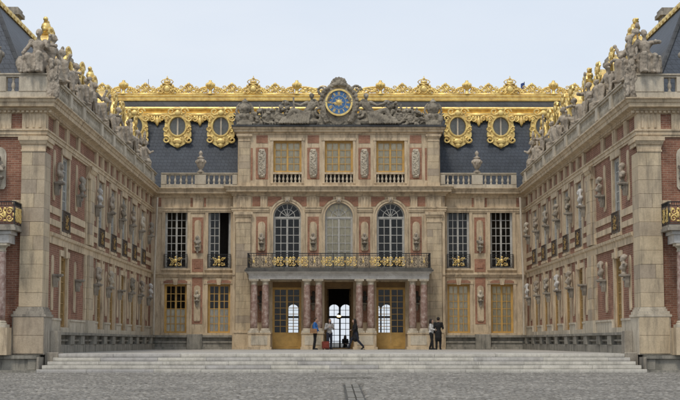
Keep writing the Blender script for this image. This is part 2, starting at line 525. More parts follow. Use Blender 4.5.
for s in (-1, 1):
    x0, x1 = sorted((s * 9.87, s * 10.34))
    ob('step_cheek', (MB().cbox(x0, x1, YF - .05, YF + .9, -.6, .04, .02), 'grey_stone'), None, steps)
    x0, x1 = sorted((s * 10.36, s * 10.452))
    ob('step_cheek', (MB().cbox(x0, x1, YF - .9, YF - .06, -.62, -.12, .02), 'grey_stone'), None, steps)

# ------------------------------------------------------------ buildings: frames and shared pieces
block = thing('palace_block', 'central palace block of cream stone with clock attic and gilded slate roof', 'palace', T(0, 4, 0))
wingL = thing('palace_wing', 'brick and stone palace wing along the left side of the court', 'palace wing', T(-13, -15, 0), 'palace wings beside the court')
wingR = thing('palace_wing', 'brick and stone palace wing along the right side of the court', 'palace wing', T(13, -15, 0), 'palace wings beside the court')
F_back = I4
F_cent = T(0, -0.45, 0)
F_L = T(-WX, 0, 0) @ RZ(R(90))        # local x = world y, local y = world -x (into the wall)
F_R = T(WX, 0, 0) @ RZ(R(-90))        # local x = world -y, local y = world +x

CORN = [(0, 8.48), (0.07, 8.48), (0.09, 8.56), (0.16, 8.60), (0.17, 8.66), (0.36, 8.69), (0.37, 8.82), (0.41, 8.84), (0.44, 8.93), (0.50, 8.96), (0.50, 9.0), (0, 9.0)]
ARCH = [(0, 7.62), (0.06, 7.62), (0.06, 7.70), (0.09, 7.70), (0.09, 7.82), (0.13, 7.84), (0.13, 7.90), (0, 7.90)]
def window(parent, F, u, z0, w, h, rows=6, cols=2, mat='white_paint', arch=False, kick=0.0, depth=0.2, curtain=None, cmat='curtain', open_leaf=None, bare=False):
    """frame mesh as the part; sashes, glass and curtain as its sub-parts"""
    M = F @ T(u, depth, z0)
    fw = 0.07
    def frame():
        f = MB()
        f.box(-w / 2, -w / 2 + fw, 0, .1, 0, h); f.box(w / 2 - fw, w / 2, 0, .1, 0, h)
        f.box(-w / 2 + fw, w / 2 - fw, .002, .1, 0, .05)
        f.box(-w / 2 + fw, w / 2 - fw, .002, .1, h - (.09 if arch else fw), h)
        if arch:
            r = w / 2
            N = 16
            for i in range(N):
                a0, a1 = math.pi * i / N, math.pi * (i + 1) / N
                ri = r - fw
                f.prism([(r * math.cos(a0), h + r * math.sin(a0)), (r * math.cos(a1), h + r * math.sin(a1)), (ri * math.cos(a1), h + ri * math.sin(a1)), (ri * math.cos(a0), h + ri * math.sin(a0))], 0, .1)
            for a in (math.pi * .2, math.pi * .36, math.pi * .5, math.pi * .64, math.pi * .8):
                q = 0.05 if abs(a - math.pi / 2) < .1 else 0.032
                X = T(0, 0, h) @ Matrix.Rotation(-a, 4, 'Y')
                f.box(.0, r - fw * .6, .02, .07, -q / 2, q / 2, X)
            for i in range(10):
                a0, a1 = math.pi * i / 10, math.pi * (i + 1) / 10
                ro, ri = r * .56, r * .56 - .035
                f.prism([(ro * math.cos(a0), h + ro * math.sin(a0)), (ro * math.cos(a1), h + ro * math.sin(a1)), (ri * math.cos(a1), h + ri * math.sin(a1)), (ri * math.cos(a0), h + ri * math.sin(a0))], .015, .065)
        return f.mesh('window', mat)
    k = ('fr', w, h, mat, arch)
    win = ob('window', cached(k, frame), M, parent)
    lw = w / 2 - fw - 0.004
    lh = h - .05 - (.09 if arch else fw) - .008
    def sash():
        s = MB(); st = .048
        s.box(0, st, 0, .055, 0, lh); s.box(lw - st, lw, 0, .055, 0, lh)
        s.box(st, lw - st, 0, .055, lh - st, lh)
        zb = max(kick, st)
        if kick:
            s.box(st, lw - st, .012, .045, 0, kick)
            s.box(st + .06, lw - st - .06, .0, .012, .08, kick - .1)
        else: s.box(st, lw - st, 0, .055, 0, st)
        for i in range(1, rows):
            z = zb + (lh - st - zb) * i / rows
            s.box(st, lw - st, .008, .045, z - .017, z + .017)
        for i in range(1, cols):
            x = st + (lw - 2 * st) * i / cols
            s.box(x - .017, x + .017, .006, .047, zb, lh - st)
        return s.mesh('sash', mat)
    def pane():
        zb = max(kick, .055)
        return MB().box(.04, lw - .04, .024, .03, zb - .01, lh - .04).mesh('glass', 'glass')
    ks = ('sash', w, h, mat, rows, cols, kick, arch)
    for side in (-1, 1):
        X = M @ T(-w / 2 + fw + .002 if side < 0 else .002, .025, .054)
        if open_leaf in (side, 'both'):
            if side > 0: X = M @ T(w / 2 - fw, .10, .054) @ RZ(R(97)) 
            else: X = M @ T(-w / 2 + fw + .06, .10, .054) @ RZ(R(83))
        sa = ob('sash', cached(ks, sash), X, win)
        ob('glass', cached(('gl',) + ks[1:], pane), X, win)
    if arch:
        def fan():
            r = w / 2 - .04; N = 14
            return MB().prism([(r * math.cos(math.pi * i / N), h - .02 + r * math.sin(math.pi * i / N)) for i in range(N, -1, -1)], .048, .054).mesh('fanlight', 'glass')
        ob('fanlight', cached(('fan', w, h), fan), M, win)
    if curtain:
        c0, c1 = curtain
        def cur():
            s = MB(); n = 18; ww = w - .12
            vv, ff = [], []
            for i in range(n + 1):
                x = -ww / 2 + ww * i / n
                yy = .10 + (.012 if i % 2 else -.003)
                vv += [(x, yy, c0 * h + .03), (x, yy, c1 * h + (.0 if not arch or c1 < 1 else math.sqrt(max(0.0001, (w / 2) ** 2 - x * x)) - .05))]
            for i in range(n): ff.append((2 * i, 2 * i + 2, 2 * i + 3, 2 * i + 1))
            s.add(vv, ff)
            return s.mesh('curtain', cmat)
        ob('curtain', cached(('cur', w, h, c0, c1, cmat, arch), cur), M, win)
    return win

BAL = [(.035, 0), (.055, 0), (.055, .05), (.03, .07), (.045, .12), (.066, .19), (.05, .27), (.03, .33), (.045, .36), (.03, .38), (.055, .42), (.055, .47), (.02, .47)]
def bal_mesh(hh, mat):
    return cached(('bal', hh, mat), lambda: MB().lathe([(r * 1.15, z * hh / .47) for r, z in BAL], 8).mesh('baluster', mat, True))
def balustrade(parent, F, u0, u1, z0, z1, y0, y1, posts, mat='pale_stone', spacing=.235, plinth=.22, rail=.14):
    """one run: plinth and rail as the part's mesh, pedestals and balusters as sub-parts; posts = list of (u centre, width)"""
    m_ = MB().box(u0, u1, y0, y1, z0, z0 + plinth)
    m_.box(u0, u1, y0 + .02, y1 - .02, z1 - rail, z1 - .05); m_.box(u0, u1, y0 - .03, y1 + .03, z1 - .05, z1)
    run = ob('balustrade', (m_, mat), F, parent)
    hh = z1 - rail - z0 - plinth
    edges = []
    for c, w in posts:
        ob('pedestal', (MB().cbox(c - w / 2, c + w / 2, y0 - .025, y1 + .015, z0 + plinth, z1 - rail, .012), mat), F, run)
        edges.append((c - w / 2, c + w / 2))
    edges.sort()
    a = u0
    for e0, e1 in edges + [(u1, u1)]:
        L = e0 - a
        if L > .2:
            n = max(1, int(L / spacing))
            for i in range(n):
                ob('baluster', bal_mesh(hh, mat), F @ T(a + L * (i + .5) / n, (y0 + y1) / 2, z0 + plinth), run)
        a = e1
    return run

def tablet_mesh(w, h, mat):
    def fn():
        m_ = MB(); n = 6; r = w / 2
        pts = [(-r, r * .5)] + [(-r + .0, h - r)]
        poly = [(-r, r * .4), (-r * .75, 0), (r * .75, 0), (r, r * .4), (r, h - r)] + [(r * math.cos(math.pi * i / n), h - r + r * math.sin(math.pi * i / n)) for i in range(1, n)] + [(-r, h - r)]
        m_.prism(poly, -.06, 0)
        q = .72
        m_.prism([(x * q, .05 + z * (h - .1) / h) for x, z in poly], -.075, -.06)
        return m_.mesh('tablet', mat)
    return cached(('tab', w, h, mat), fn)
def bracket_mesh(mat):
    def fn():
        m_ = MB()
        m_.box(-.19, .19, -.34, 0, -.06, 0); m_.box(-.16, .16, -.3, 0, -.10, -.06)
        m_.prism([(-.12, -.10), (-.09, -.3), (-.03, -.48), (.03, -.48), (.09, -.3), (.12, -.10)], -.16, 0)
        m_.ell((0, -.16, -.18), (.1, .08, .09)); m_.ell((0, -.1, -.36), (.06, .06, .09))
        return m_.mesh('bracket', mat)
    return cached(('brk', mat), fn)
def carved_tablet(w, h):
    def fn():
        m_ = MB(); r_ = random.Random(5)
        m_.prism([(-w * .38, 0), (w * .38, 0), (w * .38, h * .08), (w / 2, h * .14), (w / 2, h * .86), (w * .38, h * .92), (w * .3, h), (-w * .3, h), (-w * .38, h * .92), (-w / 2, h * .86), (-w / 2, h * .14), (-w * .38, h * .08)], -.05, 0)
        for i in range(34):
            z = h * (.06 + .88 * i / 33)
            m_.ell((r_.uniform(-.3, .3) * w, -.055, z), (r_.uniform(.03, .07), .045, r_.uniform(.03, .08)), None, 7, 4)
        for i in range(4):
            z = h * (.2 + .2 * i)
            m_.tube([(math.cos(t) * .13, -.06, z + math.sin(t) * .12) for t in [k * .6 for k in range(9)]], .022, 5)
        return m_.mesh('carved_tablet', 'pale_stone', True)
    return cached(('ct', w, h), fn)

def bust_mesh(kind):
    def fn():
        m_ = MB(); t = (-.10, .12, -.2)[kind % 3]
        m_.lathe([(.10, 0), (.11, .03), (.07, .06), (.06, .11), (.09, .14), (.04, .16)], 10)
        m_.ell((0, .0, .27), (.20, .12, .14)); m_.ell((-.15, .01, .31), (.10, .09, .09)); m_.ell((.15, .01, .31), (.10, .09, .09))
        m_.ell((0, -.05, .22), (.13, .09, .10))
        m_.cap((0, .01, .34), (t * .1, -.01, .46), .065, .055)
        X = T(t * .15, -.02, .56) @ RZ(t * 3)
        m_.ell((0, 0, 0), (.085, .105, .125), X); m_.ell((0, .03, .03), (.105, .11, .115), X)
        m_.cap((0, -.10, .01), (0, -.125, -.03), .016, .02, X); m_.ell((0, -.085, -.085), (.045, .04, .04), X)
        m_.ell((-.035, -.098, .035), (.03, .02, .012), X); m_.ell((.035, -.098, .035), (.03, .02, .012), X)
        if kind % 3 == 0:
            for s_ in (-1, 1): m_.cap((s_ * .09, .03, .03), (s_ * .11, .03, -.17), .05, .06, X)
        if kind % 3 == 1: m_.ell((0, -.06, -.12), (.06, .06, .08), X); m_.cap((-.2, -.05, .36), (.16, -.08, .2), .05, .06)
        if kind % 3 == 2: m_.ell((0, .1, .05), (.06, .07, .07), X); m_.cap((.2, -.04, .36), (-.12, -.1, .22), .045, .06)
        return sculpt('bust', m_, 'statue_stone', .018, 1, .006, .05)
    return cached(('bustraw', kind % 3), fn)
def bust(F, u, z, kind, mat, label, group, sc=1.0):
    me = cached(('bust', kind % 3, mat), lambda: remat(bust_mesh(kind), mat))
    o = ob('bust', me, F @ T(u, -.18, z) @ Matrix.Scale(sc, 4))
    return tag(o, label, 'bust', group)

def scroll(m_, cx, cz, r, turns=1.4, dirn=1, start=0, y=0, th=.018, seg=5, n=14):
    pts = []
    for i in range(n + 1):
        t = i / n
        a = start + dirn * turns * 2 * math.pi * t
        rr = r * (1 - .82 * t)
        pts.append((cx + rr * math.cos(a), y, cz + rr * math.sin(a)))
    m_.tube(pts, [th * (1 - .3 * i / n) for i in range(n + 1)], seg)

# small iron balconet with a gilded emblem
def balconet(parent, F, u, z, w=1.26, h=.78, y=-.12, es=1.0, mats=('iron', 'gold')):
    def rails():
        m_ = MB()
        m_.box(-w / 2, w / 2, -.02, .02, h - .03, h); m_.box(-w / 2, w / 2, -.015, .015, .04, .07); m_.box(-w / 2, w / 2, -.015, .015, h - .14, h - .12)
        for s_ in (-1, 1): m_.box(s_ * w / 2 - .015, s_ * w / 2 + .015, -.018, .018, 0, h); m_.box(s_ * w / 2 - .012, s_ * w / 2 + .012, .02, .2, h - .03, h)
        for i in range(11):
            x = -w / 2 + w * (i + .5) / 11
            m_.box(x - .009, x + .009, -.009, .009, .07, h - .03)
        for s_ in (-1, 1):
            scroll(m_, s_ * w * .33, h * .62, .12, 1.3, s_, 0, -.02, .013); scroll(m_, s_ * w * .33, h * .27, .12, 1.3, -s_, 1, -.02, .013)
        return m_.mesh('balconet', mats[0])
    def emb():
        m_ = MB()
        m_.ell((0, -.03, h * .52), (.10, .05, .13)); m_.ell((0, -.04, h * .78), (.07, .04, .06))
        for s_ in (-1, 1):
            scroll(m_, s_ * .20, h * .62, .11, 1.3, s_, 0, -.035, .024); scroll(m_, s_ * .18, h * .30, .12, 1.3, -s_, .5, -.035, .024)
            m_.ell((s_ * .30, -.03, h * .22), (.05, .03, .04)); m_.ell((s_ * .33, -.03, h * .72), (.04, .03, .04))
        m_.ell((0, -.035, h * .22), (.06, .03, .07))
        return m_.mesh('gilded_emblem', mats[1], True)
    b_ = ob('balconet', cached(('bnt', w, h, mats), rails), F @ T(u, y, z), parent)
    ob('gilded_emblem', cached(('emb', w, h, mats), emb), F @ T(u, y + .03 * (1 - es), z + h * .5 * (1 - es)) @ Matrix.Diagonal((es, .45 if es < 1 else 1, es, 1)), b_)
    return b_

def surround(parent, F, u, z0, w, h, wd=.2, pr=.09, mat='limestone', key=True, sill=True, name='window_surround'):
    m_ = MB()
    m_.box(u - w / 2 - wd, u - w / 2, -pr, 0.002, z0, z0 + h); m_.box(u + w / 2, u + w / 2 + wd, -pr, 0.002, z0, z0 + h)
    m_.box(u - w / 2 - wd - .03, u + w / 2 + wd + .03, -pr - .03, 0.002, z0 + h, z0 + h + wd)
    if key: m_.prism([(u - .1, z0 + h - .05), (u + .1, z0 + h - .05), (u + .16, z0 + h + wd + .14), (u - .16, z0 + h + wd + .14)], -pr - .09, -.004)
    if sill: m_.box(u - w / 2 - wd - .02, u + w / 2 + wd + .02, -pr - .06, .003, z0 - .12, z0)
    return ob(name, (m_, mat), F, parent)
def block_stack(parent, F, u0, u1, z0, z1, proj, courses, mat='limestone_block', seed=0, depth=.3, split=True, taper=0):
    """a pilaster or pier laid of separate stone blocks"""
    r_ = random.Random(seed)
    zz = z0; ch = (z1 - z0) / courses
    for i in range(courses):
        a, b_ = u0 + .003, u1 - .003
        c = zz + .003; d = zz + ch - .003
        if split and i % 2 and r_.random() < .75:
            mdl = a + (b_ - a) * r_.uniform(.35, .65)
            segs = [(a, mdl - .003), (mdl + .003, b_)]
        else: segs = [(a, b_)]
        for s0, s1 in segs:
            pp = proj + r_.uniform(-.004, .004)
            ob('stone_block', (MB().cbox(s0, s1, -pp, depth, c, d, .007), mat), F, parent)
        zz += ch
def capital(parent, F, u0, u1, z0, z1, proj, name='capital', mat='limestone', m_end=True):
    h = z1 - z0; w = 1.0 if m_end else 0
    prof = [(0, z0), (proj + .03, z0), (proj + .03, z0 + h * .12), (proj + .005, z0 + h * .14), (proj + .005, z0 + h * .45), (proj + .05, z0 + h * .5), (proj + .09, z0 + h * .68), (proj + .09, z0 + h * .72), (proj + .12, z0 + h * .74), (proj + .12, z1), (0, z1)]
    m_ = MB()
    n = len(prof)
    vs = [(u0 - max(0, p - proj), -p, z) for p, z in prof] + [(u1 + max(0, p - proj), -p, z) for p, z in prof]
    fs = [tuple(range(n)), tuple(reversed(range(n, 2 * n)))] + [(i, i + n, (i + 1) % n + n, (i + 1) % n) for i in range(n)]
    m_.add(vs, fs)
    return ob(name, (m_, mat), F, parent)
def triglyph(parent, F, u, w, z0, z1, proj=.07, mat='limestone'):
    m_ = MB()
    n = 3; sw = w / (n * 2 - 1)
    m_.box(u - w / 2, u + w / 2, -proj, .002, z0, z1)
    for i in range(n):
        x = u - w / 2 + sw * 2 * i
        m_.box(x, x + sw, -proj - .035, -proj, z0, z1 - .06)
    m_.box(u - w / 2 - .01, u + w / 2 + .01, -proj - .045, -proj + .001, z1 - .06, z1)
    return ob('triglyph', (m_, mat), F, parent)
def panel(parent, F, u0, u1, z0, z1, mat='pink_brick', pr=.02, name='brick_panel'):
    return ob(name, (MB().box(u0, u1, -pr, .003, z0, z1), mat), F, parent)

# ------------------------------------------------------------ central block
P = block
SB = [-9.1, -6.68, 6.68, 9.1]        # side bay windows
CW = [-2.88, 0.0, 2.88]              # central bay windows
for s in (-1, 1):
    a, b_ = (-WX, -5.9) if s < 0 else (5.9, WX)
    hol = [(c - .63, c + .63, .9, 3.62) for c in SB if a < c < b_] + [(c - .63, c + .63, 4.5, 7.75) for c in SB if a < c < b_]
    ob('wall', (MB().wall(a, b_, 0, 8.6, .45, hol), 'limestone'), F_back, P)
hol = [(c - .8, c + .8, 0.02, 3.72) for c in CW] + [(c - .78, c + .78, 4.45, 8.14) for c in CW]
wl = MB().wall(-5.9, 5.9, 0, 8.6, .45, hol)
for c in CW:                            # arch heads filling the square openings
    r = .78; zsp = 7.36
    for s in (-1, 1):
        n = 10
        arc = [(c + s * r * math.cos(math.pi / 2 * i / n), zsp + r * math.sin(math.pi / 2 * i / n)) for i in range(n + 1)]
        poly = [(c + s * r, 8.14)] + (arc if s < 0 else arc)
        if s > 0: poly = [poly[0]] + list(reversed(arc))
        wl.prism(poly, 0.0, .45)
ob('wall', (wl, 'limestone'), F_cent, P)
# arches, jambs
for c in CW:
    m_ = MB(); n = 18
    for ro, ri, pr in ((.99, .775, .05), (.99, .90, .085)):
        for i in range(n):
            a0, a1 = math.pi * i / n, math.pi * (i + 1) / n
            m_.prism([(c + ro * math.cos(a0), 7.36 + ro * math.sin(a0)), (c + ro * math.cos(a1), 7.36 + ro * math.sin(a1)), (c + ri * math.cos(a1), 7.36 + ri * math.sin(a1)), (c + ri * math.cos(a0), 7.36 + ri * math.sin(a0))], -pr, -.001)
    for s in (-1, 1):
        x0, x1 = sorted((c + s * .775, c + s * .99)); m_.box(x0, x1, -.05, -.001, 4.45, 7.36)
        x0, x1 = sorted((c + s * .90, c + s * .99)); m_.box(x0, x1, -.085, -.051, 4.45, 7.36)
    m_.prism([(c - .1, 8.1), (c + .1, 8.1), (c + .16, 8.47), (c - .16, 8.47)], -.16, -.001)
    ob('arch', (m_, 'limestone'), F_cent, P)
    m_ = MB(); m_.ell((c, -.18, 8.28), (.09, .06, .13)); m_.ell((c - .07, -.16, 8.2), (.05, .05, .09)); m_.ell((c + .07, -.16, 8.2), (.05, .05, .09))
    ob('keystone_mask', (m_, 'statue_stone', True), F_cent, P)
# entablature
for a, b_, q0, q1 in ((-5.9, -3.88, 1, 0), (-1.88, -1.0, 0, 0), (1.0, 1.88, 0, 0), (3.88, 5.9, 0, 1)): ob('architrave', (MB().extr(ARCH, a, b_, q0, q1), 'limestone'), F_cent, P)
CU = [(p_, z + .03) for p_, z in CORN]
ob('cornice', (MB().extr(CU, -5.9, 5.9, 1, 1), 'limestone'), F_cent, P)
for s in (-1, 1):
    Fr = (T(-5.9, 0, 0) @ RZ(R(-90))) if s < 0 else (T(5.9, 0, 0) @ RZ(R(90)))
    m_ = MB()
    if s < 0: m_.extr(CU, 0.0, .45, 0, 1); m_.extr(ARCH, 0, .45, 0, 1)
    else: m_.extr(CU, -.45, 0.0, 1, 0); m_.extr(ARCH, -.45, 0, 1, 0)
    ob('cornice_return', (m_, 'limestone'), Fr, P)
    a, b_ = (-WX, -5.9) if s < 0 else (5.9, WX)
    ob('cornice', (MB().extr(CORN, a, b_, -1 if s < 0 else 0, -1 if s > 0 else 0), 'limestone'), T(0, 0, -.03), P)
    ob('architrave', (MB().extr(ARCH, a, b_, -1 if s < 0 else 0, -1 if s > 0 else 0), 'limestone'), T(0, 0, -.006), P)
    # terrace floor behind the balustrade
    ob('terrace', (MB().box(a, b_, .003, 2.2, 8.62, 8.955), 'ledge_stone'), None, P)
# frieze
for u in (-5.3, 5.3): triglyph(P, F_cent, u, .8, 7.9, 8.48)
for s in (-1, 1):
    panel(P, F_cent, *sorted((s * 4.82, s * 4.38)), 7.93, 8.46)
    for c, d_ in ((2.88, 1), (2.88, -1), (0, 1)):
        m_ = MB()
        # brick spandrels beside each arch
        n = 6; r = 1.02
        cx = s * c; sg = s * d_
        arc = [(cx + sg * r * math.cos(t), 7.36 + r * math.sin(t)) for t in [math.asin(.56) + (math.asin(1.0) - .32 - math.asin(.56)) * i / n for i in range(n + 1)]]
        outer = cx + sg * 1.08
        poly = [(outer, arc[0][1])] + [(outer, 8.46)] + [(arc[-1][0], 8.46)] + list(reversed(arc))
        if sg > 0: poly = list(reversed(poly))
        poly = list(reversed(poly))
        m_.prism(poly, -.02, -.001)
        ob('brick_spandrel', (m_, 'pink_brick'), F_cent, P)
    triglyph(P, F_cent, s * 1.44, .42, 7.9, 8.48); triglyph(P, F_cent, s * 4.19, .36, 7.9, 8.48)
    for u in (7.88,): triglyph(P, F_back, s * u, .56, 7.9, 8.45)
    panel(P, F_back, *sorted((s * 7.45, s * 7.56)), 7.95, 8.44); panel(P, F_back, *sorted((s * 8.2, s * 8.31)), 7.95, 8.44)
    panel(P, F_back, *sorted((s * 9.95, s * 10.2)), 7.95, 8.44)
# great pilasters of stone blocks
for s in (-1, 1):
    a, b_ = sorted((s * 4.9, s * 5.72))
    block_stack(P, F_cent, a, b_, 1.05, 7.02, .12, 15, seed=20 + s, depth=.02)
    capital(P, F_cent, a, b_, 7.02, 7.60, .12)
    ob('pilaster_base', (MB().box(a - .06, b_ + .06, -.2, .01, .12, .9).box(a - .09, b_ + .09, -.24, .01, .9, .98).box(a - .04, b_ + .04, -.17, .01, .98, 1.05).box(a - .1, b_ + .1, -.26, .01, 0.0, .12), 'limestone'), F_cent, P)
    ob('quoin_strip', (MB().box(*sorted((s * 5.755, s * 5.898)), -.05, .01, 0.0, 7.6), 'limestone'), F_cent, P)
    # string course and belts on the side bays
    a, b_ = (-WX + .01, -5.91) if s < 0 else (5.91, WX - .01)
    ob('string_course', (MB().extr([(0, 4.02), (.08, 4.02), (.10, 4.10), (.16, 4.14), (.16, 4.2), (0, 4.22)], a, b_), 'limestone'), F_back, P)
    ob('string_course', (MB().extr([(0, 4.02), (.05, 4.02), (.10, 4.10), (.10, 4.2), (0, 4.22)], *sorted((s * 5.76, s * 5.9))), 'limestone'), T(0, -.45, 0), P)
    # base: low dark socle with a stone pier in the middle
    m_ = MB()
    m_.box(a, b_, -.42, -.001, 0, .14); m_.box(a, b_, -.30, -.001, .14, .36); m_.box(a, b_, -.36, -.001, .36, .45); m_.box(a, b_, -.20, -.001, .45, .66); m_.box(a, b_, -.42, -.001, .66, .78)
    ob('socle', (m_, 'socle_stone'), F_back, P)
    ob('socle_pier', (MB().cbox(s * 7.98 - .42, s * 7.98 + .42, -.5, -.1, 0, .83, .02), 'socle_stone'), F_back, P)
    ob('plinth_course', (MB().box(a, b_, -.10, -.001, .785, .87), 'limestone'), F_back, P)
# side bay windows and panels
right_open = {-6.68: 1}
for c in SB:
    left = c < 0
    surround(P, F_back, c, .9, 1.26, 2.72, .17, .05)
    window(P, F_back, c, .9, 1.26, 2.72, 6, 2, 'ochre_paint', curtain=(0, .5) if left else (0, 1), cmat='curtain' if left else 'blind')
    surround(P, F_back, c, 4.5, 1.26, 3.25, .17, .05, key=False)
    window(P, F_back, c, 4.5, 1.26, 3.25, 7, 2, 'white_paint', open_leaf=right_open.get(c))
    balconet(P, F_back, c, 4.5, 1.28)
    ob('brick_lintel', (MB().prism([(c - .66, 3.66), (c + .66, 3.66), (c + .66, 3.76), (c + .5, 3.84), (c - .5, 3.84), (c - .66, 3.76)], -.095, -.08), 'pink_brick'), F_back, P)
for s in (-1, 1):
    c = s * 7.89
    panel(P, F_back, c - .31, c + .31, 5.35, 7.35); panel(P, F_back, c - .31, c + .31, 4.3, 5.02); panel(P, F_back, c - .29, c + .29, 1.4, 3.98)
    ob('tablet', (MB().cbox(c - .17, c + .17, -.05, -.02, 4.5, 4.8), 'pink_brick'), F_back, P)
    ob('tablet', tablet_mesh(.36, 1.75, 'limestone'), F_back @ T(c, -.015, 5.45), P)
    ob('tablet', tablet_mesh(.36, 2.0, 'limestone'), F_back @ T(c, -.015, 1.55), P)
    for z in (5.72, 2.72):
        ob('bracket', bracket_mesh('grey_stone'), F_back @ T(c, -.05, z) @ Matrix.Scale(.8, 4), P)
    side = 'left' if s < 0 else 'right'
    bust(F_back, c, 5.72, 0 if s < 0 else 1, 'grey_stone', f'weathered bust between the two upper windows {side} of the central block', 'busts on the central block', .85)
    bust(F_back, c, 2.72, 2 if s < 0 else 0, 'pale_stone', f'pale stone bust between the two yellow ground floor windows on the {side}', 'busts on the central block', .8)
# central arched windows
for i, c in enumerate(CW):
    window(P, F_cent, c, 4.45, 1.55, 2.91, 6, 2, 'white_paint', arch=True, depth=.17, curtain=(0, 1) if i == 1 else None, cmat='blind')
for u, wch in ((-4.3, 'leftmost'), (-1.43, 'second from the left'), (1.43, 'third from the left'), (4.3, 'rightmost')):
    panel(P, F_cent, u - .31, u + .31, 5.2, 7.35)
    ob('tablet', tablet_mesh(.40, 1.62, 'limestone'), F_cent @ T(u, -.015, 5.45), P)
    ob('bracket', bracket_mesh('sooty_stone'), F_cent @ T(u, -.05, 5.9) @ Matrix.Scale(.8, 4), P)
    bust(F_cent, u, 5.9, int(u + 5), 'statue_stone', f'weathered bust beside the arched balcony windows, {wch}', 'busts on the central block', .78)
# attic
ATT = [(0, 11.98), (.05, 11.98), (.07, 12.06), (.2, 12.1), (.21, 12.2), (.27, 12.24), (.30, 12.32), (.30, 12.36), (0, 12.36)]
hol = [(c - .79, c + .79, 9.2, 11.62) for c in CW]
ob('attic_wall', (MB().wall(-5.65, 5.65, 9.028, 12.3, .4, hol), 'limestone'), F_cent, P)
ob('attic_cornice', (MB().extr(ATT, -5.65, 5.65, 1, 1), 'limestone'), F_cent, P)
for s in (-1, 1):
    x0, x1 = sorted((s * 5.25, s * 5.65))
    ob('attic_side', (MB().box(x0, x1, -.048, 3.1, 8.9, 12.3), 'limestone'), None, P)
    Fr = (T(-5.65, 0, 0) @ RZ(R(-90))) if s < 0 else (T(5.65, 0, 0) @ RZ(R(90)))
    m_ = MB()
    if s < 0: m_.extr(ATT, -2.4, .45, 0, 1)
    else: m_.extr(ATT, -.45, 2.4, 1, 0)
    ob('attic_cornice', (m_, 'limestone'), Fr, P)
ob('attic_cap', (MB().box(-6.0, 6.0, -.82, 3.0, 12.365, 12.47), 'lead_grey'), None, P)
ob('attic_cap', (MB().box(-5.0, 5.0, -.1, 3.4, 9.0, 9.03).box(-5.9, 5.9, -.45, 0.0, 8.86, 9.025), 'ledge_stone'), None, P)
for c in CW:
    window(P, F_cent, c, 9.84, 1.58, 1.78, 4, 2, 'ochre_paint', depth=.16, curtain=(0, 1), cmat='blind')
    surround(P, F_cent, c, 9.2, 1.58, 2.42, .14, .04, key=False, sill=False)
    m_ = MB().box(c - .79, c + .79, -.02, .3, 9.2, 9.26).box(c - .79, c + .79, -.04, .3, 9.74, 9.84)
    ba = ob('balustrade', (m_, 'limestone'), F_cent, P)
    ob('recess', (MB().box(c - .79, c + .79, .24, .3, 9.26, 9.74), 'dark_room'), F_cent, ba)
    for k in range(7): ob('baluster', bal_mesh(.48, 'pale_stone'), F_cent @ T(c - .79 + 1.58 * (k + .5) / 7, .08, 9.26), ba)
for u in (-4.3, -1.43, 1.43, 4.3):
    panel(P, F_cent, u - .34, u + .34, 9.45, 11.22); panel(P, F_cent, u - .32, u + .32, 11.48, 11.92)
    ob('carved_tablet', carved_tablet(.44, 1.62), F_cent @ T(u, -.02, 9.53), P)
for s in (-1, 1):
    a, b_ = sorted((s * 4.97, s * 5.6))
    block_stack(P, F_cent, a, b_, 9.25, 11.58, .08, 6, seed=40 + s, depth=.02, split=False)
    capital(P, F_cent, a, b_, 11.58, 11.96, .08)
    ob('pilaster_base', (MB().box(a - .05, b_ + .05, -.14, .01, 9.04, 9.25), 'limestone'), F_cent, P)
    panel(P, F_cent, *sorted((s * 4.82, s * 4.93)), 9.4, 11.2)

# ------------------------------------------------------------ portico and its balcony
YC = -1.95
COLX = [-4.62, -4.0, -1.74, -1.1, 1.1, 1.74, 4.0, 4.62]
def column(parent, M):
    sh = cached('shaft', lambda: MB().lathe([(.185, 1.1), (.2, 1.35), (.2, 2.2), (.175, 3.54), (.17, 3.56)], 16).mesh('column', 'red_marble', True))
    cp = cached('ccap', lambda: MB().lathe([(.172, 3.5), (.19, 3.52), (.19, 3.55), (.172, 3.56), (.172, 3.63), (.21, 3.66), (.24, 3.70), (.24, 3.705), (.1, 3.71)], 16).box(-.255, .255, -.255, .255, 3.71, 3.80).mesh('capital', 'pale_stone'))
    bs = cached('cbase', lambda: MB().lathe([(.27, 1.0), (.27, 1.04), (.235, 1.06), (.25, 1.09), (.21, 1.13), (.16, 1.14)], 16).box(-.29, .29, -.29, .29, .90, 1.0).mesh('base', 'pale_stone'))
    c = ob('column', sh, M, parent)
    ob('capital', cp, M, c); ob('base', bs, M, c)
for x in COLX: column(P, T(x, YC, 0))
for c in (-4.31, -1.42, 1.42, 4.31):
    m_ = MB().box(c - .66, c + .66, YC - .34, -.46, 0, .14); m_.box(c - .6, c + .6, YC - .28, -.46, .14, .84); m_.box(c - .64, c + .64, YC - .32, -.46, .84, .896)
    ob('pedestal', (m_, 'limestone'), None, P)
    ob('pedestal_panel', (MB().cbox(c - .44, c + .44, YC - .30, YC - .281, .24, .74, .008), 'pale_stone'), None, P)
    # bust niche between the columns
    ob('tablet', (MB().cbox(c - .17, c + .17, -.53, -.46, 1.5, 3.5, .02), 'brick'), None, P)
    ob('bracket', bracket_mesh('sooty_stone'), T(c, -.5, 2.55) @ Matrix.Scale(.9, 4), P)
for u, wch in ((-4.31, 'leftmost pair of red marble columns'), (-1.42, 'pair of marble columns just left of the open door'), (1.42, 'pair of marble columns just right of the open door'), (4.31, 'rightmost pair of red marble columns')):
    bust(T(0, -.5, 0), u, 2.55, int(u + 6), 'dark_bronze', f'dark bust behind the {wch}', 'busts behind the columns', .95)
m_ = MB()
m_.box(-4.9, 4.9, YC - .25, -.452, 3.802, 4.02); m_.box(-4.92, 4.92, YC - .29, -.452, 4.02, 4.10)
